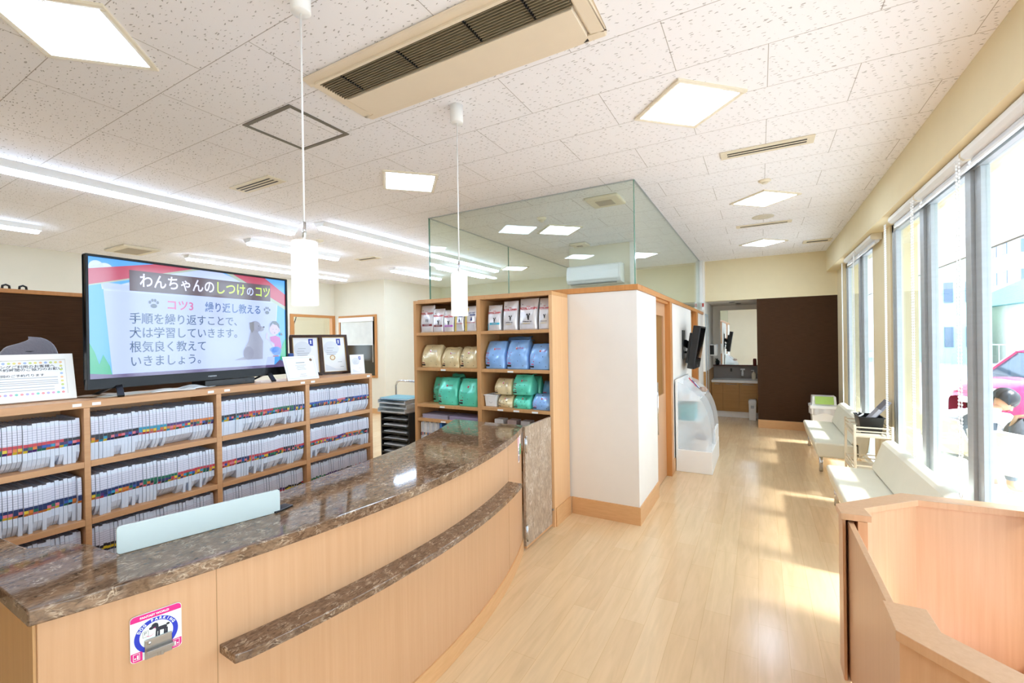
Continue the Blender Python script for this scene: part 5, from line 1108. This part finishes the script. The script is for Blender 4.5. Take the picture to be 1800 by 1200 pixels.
tag(MB().grid(crumple(-.70, 6.66, 1.01, .055, 5), 16, 8, smooth=False).build('brown_bag', mat('brown_bag', 'b59b8a', .6), None), 'crumpled brown paper bag tucked in the top of the leaflet stand', 'bag')
for i, (y, c, lab) in enumerate(((6.7, 'c8313c', 'red leaflet sticking out of the leaflet stand top'), (6.76, '2c4a86', 'dark blue leaflet at the leaflet stand top'), (6.82, 'dfe4ea', 'white leaflet at the leaflet stand top'))):
    tag(MB().obox((-.84 + .03 * i, y, 1.10 - .035 * i), (.05, 0, -.06), (0, .04, 0), (.0015, 0, .001)).build('leaflet', mat('kl_' + c, c, .5), None), lab, 'leaflet')
# ================================================================ WALL TELEVISION
t = thing('wall_monitor', 'black monitor on a wall arm, tilted above the leaflet stand', 'monitor', (-.84, 6.95, 1.62))
tl = math.radians(-9); cz = 1.62; U_ = Vector((0, 1, 0)); Nn = Vector((math.cos(tl), 0, math.sin(tl))); Vv = Vector((-math.sin(tl), 0, math.cos(tl)))
yw = math.radians(1); Rz = Matrix.Rotation(-yw, 3, 'Z'); U_, Nn, Vv = Rz @ U_, Rz @ Nn, Rz @ Vv
c = Vector((-.835, 7.0, 1.595))
MB().obox(c + Nn * .02, U_ * .29, Vv * .31, Nn * .05).build('body', mat('monitor_black', '17171a', .3), t, .012, 3)
MB().obox(c - Nn * .05 - Vv * .02, U_ * .24, Vv * .22, Nn * .0195).build('rear_cover', 'black', t, .008)
MB().obox(c + Nn * .0705 + Vv * .035, U_ * .265, Vv * .25, Nn * .001).build('screen', mat('off_screen', '0b0d10', .04, spec=.8), t)
MB().obox(c + Nn * .071 - Vv * .265, U_ * .03, Vv * .014, Nn * .001).build('badge', 'chrome', t)
MB().box(-.99, 6.80, 1.42, -.972, 6.98, 1.84).bar((-.972, 6.89, 1.66), c - Nn * .07, .05, .09).bar((-.972, 6.89, 1.52), c - Nn * .07 - Vv * .1, .03, .03).build('wall_arm', 'black', t, .003)
# ================================================================ WASHING ALCOVE
t = thing('wash_basin_cabinet', 'wood fronted wash basin cabinet with white top in the alcove', 'sink cabinet', (-.3, 10.9, 0))
MB().box(-.94, 10.62, .13, .5, 11.19, .745).build('carcass', 'sinkwood', t)
for i, (a, b) in enumerate(((-.938, -.72), (-.716, -.40), (-.396, -.08), (-.076, .24))):
    o = MB().box(a, 10.602, .135, b, 10.618, .742).build('door', 'sinkwood', t, .002); MB().tube([(a + .05, 10.592, .715), (b - .05, 10.592, .715)], .005).build('handle', 'alu', o)
MB().box(-.9, 10.64, 0.0, .5, 11.0, .13).build('kick_board', 'wpaint', t)
MB().box(-.945, 10.59, .746, .5, 11.198, .80).build('basin_top', 'wplas', t, .008)
MB().box(-.945, 11.185, .80, .5, 11.198, 1.07).build('splash_back', mat('grey_splash', '8f8781', .35), t)
tag(MB().box(-.945, 11.12, 1.078, .5, 11.198, 1.10).build('mirror_shelf', mat('red_wood', '5a2418', .4), None), 'dark red wooden ledge under the alcove mirror', 'shelf')
t = thing('wall_mirror', 'large mirror above the wash basin in the alcove', 'mirror', (-.2, 11.19, 1.7)); MB().box(-.79, 11.188, 1.102, .5, 11.196, 2.34).build('glass', 'mirror', t)
t = thing('tap', 'white pull out tap on the alcove splash back', 'tap', (-.35, 11.15, .97)); MB().tube([(-.35, 11.184, .97), (-.35, 11.10, .98), (-.35, 11.07, .95)], .018).tube([(-.35, 11.07, .96), (-.35, 11.06, .86)], .022).build('spout', 'wplas', t); MB().box(-.395, 11.16, .985, -.305, 11.184, 1.02).build('lever', 'wplas', t, .004)
t = thing('hook', 'small dark hook on the alcove splash back', 'hook', (-.58, 11.17, .98)); MB().box(-.60, 11.165, .95, -.56, 11.184, 1.02).build('body', 'black', t, .003)
t = thing('soap_bottle', 'pale soap pump bottle on the wash basin', 'soap bottle', (-.13, 10.95, .80)); MB().lathe([(.035, .0005), (.04, .01), (.04, .13), (.018, .155), (.016, .17)], (-.13, 10.95, .80), 18).build('bottle', 'ivory', t); MB().tube([(-.13, 10.95, .97), (-.13, 10.95, 1.0), (-.18, 10.93, 1.0)], .007).build('pump', 'wplas', t)
t = thing('towel_dispenser', 'white paper towel dispenser on the alcove side wall', 'dispenser', (-.88, 10.6, 1.45)); MB().box(-.9495, 10.45, 1.33, -.82, 10.75, 1.58).build('case', 'wplas', t, .015); MB().box(-.9495, 10.44, 1.36, -.87, 10.4499, 1.56).build('window', 'black', t)
t = thing('potted_plant', 'small dark plant at the left end of the mirror ledge', 'plant', (-.86, 11.15, 1.10)); MB().lathe([(.03, .0005), (.04, .06)], (-.86, 11.155, 1.10), 14).build('pot', 'black', t); o = MB()
for i in range(14):
    a = i * 2.4; r = .05 + .02 * math.sin(i); e = Vector((-.86 + r * math.cos(a), 11.13 + r * .5 * math.sin(a), 1.2 + .05 * math.sin(i * 1.3))); o.tube([(-.86, 11.15, 1.15), (Vector((-.86, 11.15, 1.15)) + e) / 2 + Vector((0, 0, .03)), e], [.003, .010, .001], 5)
o.build('leaves', mat('dark_leaf', '2d3326', .6), t)
t = thing('red_canister', 'red brown canister on the right of the mirror ledge', 'canister', (-.11, 11.14, 1.10)); MB().lathe([(.035, .0005), (.035, .12), (.03, .13)], (-.11, 11.15, 1.10), 16).build('body', mat('red_can', '7a2c1c', .4), t); MB().lathe([(.031, .1305), (.025, .145)], (-.11, 11.15, 1.10), 16).build('cap', mat('red_cap', '5a2014', .4), t)
t = thing('pedal_bin', 'slim white pedal bin in front of the wash basin', 'waste bin', (-.155, 10.45, 0)); rectlathe(MB(), [(.062, .08, 0), (.07, .09, .34)], -.155, 10.45).build('tub', 'wplas', t, .008); rectlathe(MB(), [(.073, .093, .341), (.073, .093, .40), (.06, .08, .425)], -.155, 10.45).build('lid', 'wplas', t, .008); MB().box(-.185, 10.355, .25, -.125, 10.3595, .31).build('clip', 'alu', t)
for i, (x, y) in enumerate(((-.5, 10.2), (-.4, 10.7))):
    t = thing('downlight', ['near', 'far'][i] + ' recessed downlight in the alcove ceiling', 'downlight', (x, y, 2.45)); MB().lathe([(.06, 0), (.05, -.006), (.045, -.001)], n=20).build('rim', 'dark', t, local=True)
t = thing('alarm_box', 'small white box with red panel high at the alcove corner', 'alarm', (-.935, 9.46, 2.34)); MB().box(-.99, 9.38, 2.27, -.945, 9.435, 2.43).build('case', 'wplas', t, .004) ; MB().box(-.985, 9.3765, 2.33, -.95, 9.3795, 2.40).build('panel', mat('alarm_red', 'b04038', .4), t)
# ================================================================ OUTSIDE THE WINDOWS
struct('floor_terrace', MB().box(1.42, -12, -.15, 6.0, 60, -.05), mat('pale_paving', 'c6c4c0', .7, var=.04), 'pale paved terrace outside the windows', 'terrace')
struct('ground', MB().box(6.0, -12, -.15, 60, 90, -.04), mat('asphalt', 'b9babd', .8, var=.05), 'grey car park outside', 'ground')
struct('ceiling_canopy', MB().box(1.45, -12, 3.10, 3.22, 40, 3.24), 'wpaint', 'white canopy soffit outside the windows', 'canopy')
struct('trim_11', MB().box(3.222, -12, 3.085, 3.25, 40, 3.25), 'alud', 'dark gutter edge of the canopy', 'trim')
struct('wall_outer', MB().box(1.4205, -12, ZC + .001, 1.45, 12, 4.2), 'wpaint', 'outer wall above the windows', 'wall')
# distant buildings
def building(x0, y0, x1, y1, h, col, label, rows, cols, name='apartment_building'):
    t = thing(name, label, 'building', ((x0 + x1) / 2, y0, 0)); m_ = mat('facade_' + col, col, .8, var=.03, scale=(.4, .4, .4))
    MB().box(x0, y0, -.1, x1, y1, h).build('wall', m_, t); MB().box(x0 - .15, y0 - .15, h, x1 + .15, y1, h + .25).build('roof', 'alu', t)
    wm = mat('far_window_glass', '5b6f88', .1, spec=.8)
    for r in range(rows):
        for c in range(cols):
            x = x0 + (x1 - x0) * (c + .3) / cols; z = h * (r + .35) / rows; MB().box(x, y0 - .06, z, x + (x1 - x0) / cols * .42, y0 - .001, z + h / rows * .45).build('window', wm, t)
            y = y0 + (y1 - y0) * (c + .3) / cols; MB().box(x0 - .06, y, z, x0 - .001, y + (y1 - y0) / cols * .42, z + h / rows * .45).build('window', wm, t)
    return t
building(19.5, 56, 30, 66, 13.2, 'e4e6ea', 'white apartment block outside at the right edge', 5, 5)
building(9.4, 36, 11.3, 44, 8.0, 'b9d9c8', 'pale green house seen through the second window', 3, 2, 'house')
t = thing('tiled_house', 'low house with blue green tiled roof across the car park', 'house', (13, 38, 0))
MB().box(12.3, 33, -.05, 20, 42, 3.3).build('wall', mat('house_wall', 'ece6dc', .8), t)
rm = marble('roof_tile', '3f7a80', '5b9aa0', '8fc4c6', 6, .4); tw = newmat('blue_tile'); N = tw[1]; tc = N.add('TexCoord'); wv = N.add('TexWave'); wv.inputs['Scale'].default_value = 2.2; N.ln(tc.outputs['Object'], wv.inputs['Vector']); rp = N.ramp([(.2, lin('3f7f86')), (.8, lin('79b3b6'))]); N.ln(wv.outputs[0], rp.inputs[0]); N.ln(rp.outputs[0], N.b.inputs['Base Color'])
MB().faces([(11.6, 32.2, 3.3), (20.7, 32.2, 3.3), (20.7, 42.8, 3.3), (11.6, 42.8, 3.3), (14.5, 37.5, 5.4), (18, 37.5, 5.4)], [(0, 1, 5, 4), (1, 2, 5), (2, 3, 4, 5), (3, 0, 4), (3, 2, 1, 0)]).build('roof', tw[0], t)
for x in (13.2, 15.5, 17.5): MB().box(x, 32.94, 1.0, x + 1.2, 32.999, 2.3).build('window', mat('house_glass', '6f7f8c', .15), t)
t = thing('fence', 'pale metal fence in front of the tiled house', 'fence', (14, 30, 0))
MB().box(9, 29.98, 1.15, 24, 30.02, 1.2).box(9, 29.98, .2, 24, 30.02, .25).build('rail', 'alu', t); o = MB()
for i in range(60): o.box(9 + i * .25, 29.99, -.05, 9.03 + i * .25, 30.01, 1.2)
o.build('bar', 'alu', t)
t = thing('utility_pole', 'utility pole with cross arms outside', 'utility pole', (12.6, 48, 0)); MB().lathe([(.16, -.05), (.11, 9)], (15.2, 50, 0), 12).build('pole', mat('pole_grey', '9a9a98', .8), t); MB().box(14.4, 49.95, 8.2, 16.0, 50.05, 8.3).box(14.6, 49.95, 7.5, 15.8, 50.05, 7.6).build('cross_arm', 'alu', t)
# parked cars
def car(x, y, rz, col, label, s=1.0, name='car'):
    t = thing(name, label, 'car', (x, y, -.04), rz)
    L, Wd = 4.0, 1.66
    cm = mat('car_paint_' + col, col, .22, .1, coat=.6, var=.03)
    def bodyf(u, v):
        # u along length, v around half section from sill to sill
        X = (u - .5) * L; a = v
        hood = .78 + .14 * math.sin(PI * min(1, max(0, u))) ** .5
        wv = Wd / 2 * (1 - .35 * abs(2 * u - 1) ** 6)
        prof = [(-1, .18), (-1.0, .42), (-.98, .62), (-.90, hood - .06), (-.6, hood), (0, hood + .03), (.6, hood), (.90, hood - .06), (.98, .62), (1, .42), (1, .18)]
        k = v * (len(prof) - 1); i = min(len(prof) - 2, int(k)); f = k - i
        yy = prof[i][0] * (1 - f) + prof[i + 1][0] * f; zz = prof[i][1] * (1 - f) + prof[i + 1][1] * f
        zz = .18 + (zz - .18) * (1 - .45 * abs(2 * u - 1) ** 10)
        return (X, yy * wv, zz)
    b = MB().grid(bodyf, 30, 20); b.build('body', cm, t, local=True)
    sec = [(-1.25, .86, .78), (-.75, 1.36, .66), (-.1, 1.47, .64), (.55, 1.42, .64), (1.35, .92, .74)]
    g = MB()
    for (xa, za, wa), (xb, zb, wb) in zip(sec, sec[1:]): g.poly([(xa, -wa, za), (xb, -wb, zb), (xb, wb, zb), (xa, wa, za)])
    for sg_ in (-1, 1): g.poly([(x_, sg_ * w_, z_) for x_, z_, w_ in sec] + [(1.35, sg_ * .78, .84), (-1.25, sg_ * .78, .82)])
    g.build('cabin_glass', mat('car_glass_' + col, '3c5062', .06, spec=.8), t, local=True)
    r = MB()
    for (xa, za, wa), (xb, zb, wb) in zip(sec[1:], sec[2:4]): r.poly([(xa, -wa - .01, za + .012), (xb, -wb - .01, zb + .012), (xb, wb + .01, zb + .012), (xa, wa + .01, za + .012)])
    for sg_ in (-1, 1):
        for (xa, za, wa), (xb, zb, wb) in zip(sec, sec[1:]): r.bar((xa, sg_ * wa, za + .01), (xb, sg_ * wb, zb + .01), .06, .05)
    r.build('roof', cm, t, local=True)
    for xx in (-1.25, 1.25):
        for sg_ in (-1, 1):
            w = MB().tube([(xx, sg_ * .62, .30), (xx, sg_ * .835, .30)], .30, 24).build('wheel', 'rubber', t, local=True); MB().tube([(xx, sg_ * .83, .30), (xx, sg_ * .845, .30)], .19, 20).build('rim', 'alu', w, local=True)
    for sg_ in (-1, 1): MB().obox((-1.90, sg_ * .58, .66), (.06, 0, 0), (0, .16, 0), (0, 0, .07)).build('headlight', mat('headlight', 'e8eef2', .1), t, .02, local=True)
    MB().box(-2.0, -.25, .40, -1.96, .25, .52).build('number_plate', 'paper', t, local=True)
    return t
car(5.5, 12.6, math.radians(16), 'd61f63', 'bright pink red car parked just outside the windows')
car(9.0, 21, math.radians(85), 'dfe3e8', 'white car farther back in the car park')
# seated person
p = thing('person', 'person in grey vest and white shirt, dark hair, bent over a terrace table outside', 'person', (2.75, 5.9, 0))
skin = mat('skin', 'd9a98a', .5, var=.03, spec=.3); hair = mat('dark_hair', '20242b', .35, var=.3, scale=(60, 60, 20)); shirt = mat('white_shirt', 'eef1f5', .8, bump=.15, bscale=30); vest = mat('grey_vest', '5b6672', .85, bump=.15, bscale=40); jeans = mat('grey_trousers', '7a8894', .85, bump=.15, bscale=40)
def skinned(name, verts, edges, radii, m, parent, root=0, sub=2, label=None):
    me = bpy.data.meshes.new(name); me.from_pydata(verts, edges, []); me.materials.append(m); o = link(name, me, parent, local=True)
    md = o.modifiers.new('skin', 'SKIN'); md.use_smooth_shade = True
    sv = me.skin_vertices[0].data
    for v, r in zip(sv, radii): v.radius = r if isinstance(r, (tuple, list)) else (r, r)
    sv[root].use_root = True
    s = o.modifiers.new('subsurf', 'SUBSURF'); s.levels = sub; s.render_levels = sub
    if label: o['label'] = label
    return o
PX, PY = 2.0, 6.9
p.location = (PX, PY, -.05); p.rotation_euler = (0, 0, math.radians(29))
# local frame: the person faces +x, seat height .45
V = [(-.02, 0, .50), (.08, 0, .63), (.20, 0, .76), (.31, 0, .86), (.37, 0, .91), (.43, 0, .95),
     (.29, .17, .84), (.38, .25, .66), (.52, .12, .72), (.29, -.17, .84), (.38, -.25, .66), (.52, -.12, .72),
     (.04, .10, .48), (.42, .13, .50), (.44, .13, .12), (.44, .13, .06), (.56, .14, .04), (.04, -.10, .48), (.42, -.13, .50), (.40, -.13, .12), (.40, -.13, .06), (.52, -.14, .04)]
Eg = [(0, 1), (1, 2), (2, 3), (3, 4), (4, 5), (3, 6), (6, 7), (7, 8), (3, 9), (9, 10), (10, 11), (0, 12), (12, 13), (13, 14), (14, 15), (15, 16), (0, 17), (17, 18), (18, 19), (19, 20), (20, 21)]
Rr = [(.12, .09), (.11, .08), (.12, .09), (.09, .07), .05, .045, .05, .042, .032, .05, .042, .032, .07, .05, .04, .04, .035, .07, .05, .04, .04, .035]
skinned('body', V, Eg, Rr, skin, p)
skinned('shirt', V[:4] + V[6:8] + V[9:11], [(0, 1), (1, 2), (2, 3), (3, 4), (4, 5), (3, 6), (6, 7)], [(.165, .135), (.158, .128), (.168, .138), (.13, .115), .085, .066, .085, .066], shirt, p)
skinned('vest', V[:3] + [(.28, 0, .83)], [(0, 1), (1, 2), (2, 3)], [(.178, .15), (.172, .14), (.182, .15), (.15, .12)], vest, p)
skinned('trousers', [V[0]] + V[12:15] + V[17:20], [(0, 1), (1, 2), (2, 3), (0, 4), (4, 5), (5, 6)], [(.155, .125), .10, .07, .052, .10, .07, .052], jeans, p)
hc = Vector((.49, 0, 1.0)); 
def headf(u, v):
    a = 2 * PI * u; b = PI * v; x, y, z = math.sin(b) * math.cos(a), math.sin(b) * math.sin(a), -math.cos(b)
    jaw = 1 - .28 * max(0, -z) ** 1.5 * (1 if x > -.2 else .4)
    return hc + Matrix.Rotation(.85, 3, 'Y') @ Vector((.098 * x * jaw + .012 * max(0, x) * max(0, -z), .078 * y * jaw, .118 * z))
hd = MB().grid(headf, 24, 18)
RH = Matrix.Rotation(.85, 3, 'Y')
hp = lambda x, y, z: hc + RH @ Vector((x, y, z))
hd.tube([hp(.095, 0, .02), hp(.118, 0, -.02), hp(.098, 0, -.032)], [.008, .015, .010], 8)
for s in (-1, 1): hd.tube([hp(-.005, s * .076, .02), hp(-.012, s * .086, 0), hp(-.002, s * .078, -.03)], [.012, .016, .010], 8)
hd.build('head', skin, p, local=True)
fe = MB()
for s in (-1, 1): fe.grid(lambda u, v: hp(.088, s * .032, .012) + RH @ Vector((.006 * math.sin(PI * v) * math.cos(6.28 * u), .013 * math.sin(PI * v) * math.sin(6.28 * u), .006 * -math.cos(PI * v))), 10, 6)
fe.build('eyes', hair, p, local=True)
MB().tube([hp(.088, -.022, -.062), hp(.096, 0, -.060), hp(.088, .022, -.062)], [.003, .006, .003], 6).build('mouth', mat('lip', 'a8605a', .5), p, local=True)
hr = MB().grid(lambda u, v: hp(-.03, 0, .012) + RH @ Vector((.122 * math.sin(PI * .70 * (1 - v)) * math.cos(6.28 * u) * (1 - .08 * math.sin(13 * u * 6.28)), .106 * math.sin(PI * .70 * (1 - v)) * math.sin(6.28 * u), .134 * math.cos(PI * .70 * (1 - v)) + (.03 if math.cos(6.28 * u) > .3 else 0) * (1 - v))), 40, 14)
hr.build('hair', hair, p, local=True)
for s in (-1, 1):
    b0 = Vector((.52, s * .12, .72)); fv, fe_, fr = [b0 + Vector((-.02, 0, 0)), b0 + Vector((.05, -s * .01, .005))], [(0, 1)], [(.03, .022), (.042, .018)]
    hand = skinned('hand', [tuple(v) for v in fv], fe_, fr, skin, p, 0, 1)
    for k in range(4):
        o = b0 + Vector((.055, s * (-.03 + .02 * k), .003)); l = (.034, .040, .037, .028)[k]
        skinned('finger', [tuple(o), tuple(o + Vector((l * .5, 0, .004))), tuple(o + Vector((l, 0, -.006))), tuple(o + Vector((l * 1.35, 0, -.022)))], [(0, 1), (1, 2), (2, 3)], [.0095, .009, .0085, .007], skin, hand, 0, 1)
    o = b0 + Vector((.01, -s * .035, .0)); skinned('thumb', [tuple(o), tuple(o + Vector((.025, -s * .018, -.004))), tuple(o + Vector((.05, -s * .02, -.012)))], [(0, 1), (1, 2)], [.012, .0105, .0085], skin, hand, 0, 1)
# terrace seat under the person, chair and table
def wire_chair(name, x, y, rz, label):
    t = thing(name, label, 'chair', (x, y, -.05), rz); wm = mat('cream_wicker', 'efe9d9', .6, var=.04, bump=.6, bscale=120); fm = mat('white_tube', 'f2f2ef', .35)
    def shell(u, v):
        w_ = .27 - .05 * max(0, v - .45) ; a = (u - .5) * 2
        if v < .5: yv = v / .5; return (.24 - .44 * yv, a * w_, .44 + .05 * a * a - .02 * math.sin(PI * yv))
        yv = (v - .5) / .5; return (-.20 - .14 * yv + .10 * a * a * (1 - yv * .3), a * (w_ + .02), .44 + .40 * yv + .03 * (1 - abs(a)))
    o = MB().grid(shell, 14, 20).build('shell', wm, t, local=True); q = o.modifiers.new('thickness', 'SOLIDIFY'); q.thickness = .012
    rim = [shell(0, i / 12) for i in range(13)] + [shell(i / 8, 1) for i in range(1, 9)] + [shell(1, 1 - i / 12) for i in range(1, 13)]
    MB().tube(rim, .011, 8).build('rim', fm, t, local=True)
    for sx, sy in ((1, 1), (1, -1), (-1, 1), (-1, -1)): MB().tube([(sx * .16, sy * .18, .43), (sx * .24, sy * .25, 0)], .010).build('leg', fm, t, local=True)
    return t
wire_chair('terrace_chair', PX - .04, PY - .02, math.radians(29), 'white chair under the person outside')
wire_chair('terrace_chair', 2.14, 6.0, math.radians(50), 'cream wicker chair close outside the right edge window')
bg_ = thing('shoulder_bag', 'dark grey and tan bag lying on the wicker chair outside', 'bag', (2.16, 6.0, .45))
def bagf(u, v): a = 2 * PI * u; b = PI * v; k = 1 + .10 * math.sin(3 * a + 4 * v); return (2.17 + .17 * k * math.sin(b) * math.cos(a), 6.03 + .15 * k * math.sin(b) * math.sin(a), .66 - .24 * math.cos(b) * (1 + .08 * math.sin(5 * a)))
MB().grid(bagf, 24, 14).build('body', mat('bag_grey', '50545a', .8, var=.3, scale=(20, 20, 20), bump=.3), bg_); MB().tube([(2.06, 6.0, .78), (2.12, 6.02, .93), (2.25, 6.06, .95), (2.33, 6.08, .80)], .018).build('strap', mat('bag_tan', 'a98a6c', .7), bg_)
tx_, ty_ = 2.95, 7.36
t = thing('terrace_table', 'round white terrace table in front of the person outside', 'table', (tx_, ty_, -.05)); MB().lathe([(.36, .66), (.36, .685)], (tx_, ty_, -.05), 36).build('table_top', 'wpaint', t); MB().lathe([(.03, .02), (.03, .66)], (tx_, ty_, -.05), 14).build('column', 'alu', t); MB().lathe([(.26, 0), (.25, .015), (.03, .025)], (tx_, ty_, -.05), 28).build('foot', 'alu', t)
tag(MB().obox((2.78, 7.3, .648), (.10, .05, 0), (-.06, .12, 0), (0, 0, .012)).build('open_magazine', mat('magazine_print', 'd8dade', .6, var=.35, scale=(60, 60, 60)), None), 'printed magazine on the terrace table before the person', 'magazine')
t = thing('magazine_rack', 'grey magazine rack low beside the wicker chair outside', 'magazine rack', (2.2, 5.35, -.05)); MB().obox((2.2, 5.35, .30), (.12, .06, 0), (-.05, .1, 0), (0, 0, .03)).build('stack', mat('rack_print', '9fa4aa', .5, var=.4, scale=(40, 40, 40)), t); MB().lathe([(.012, 0), (.012, .32)], (2.2, 5.35, -.05), 10).build('post', 'alu', t); MB().lathe([(.14, 0), (.14, .012)], (2.2, 5.35, -.05), 20).build('foot', 'alu', t)
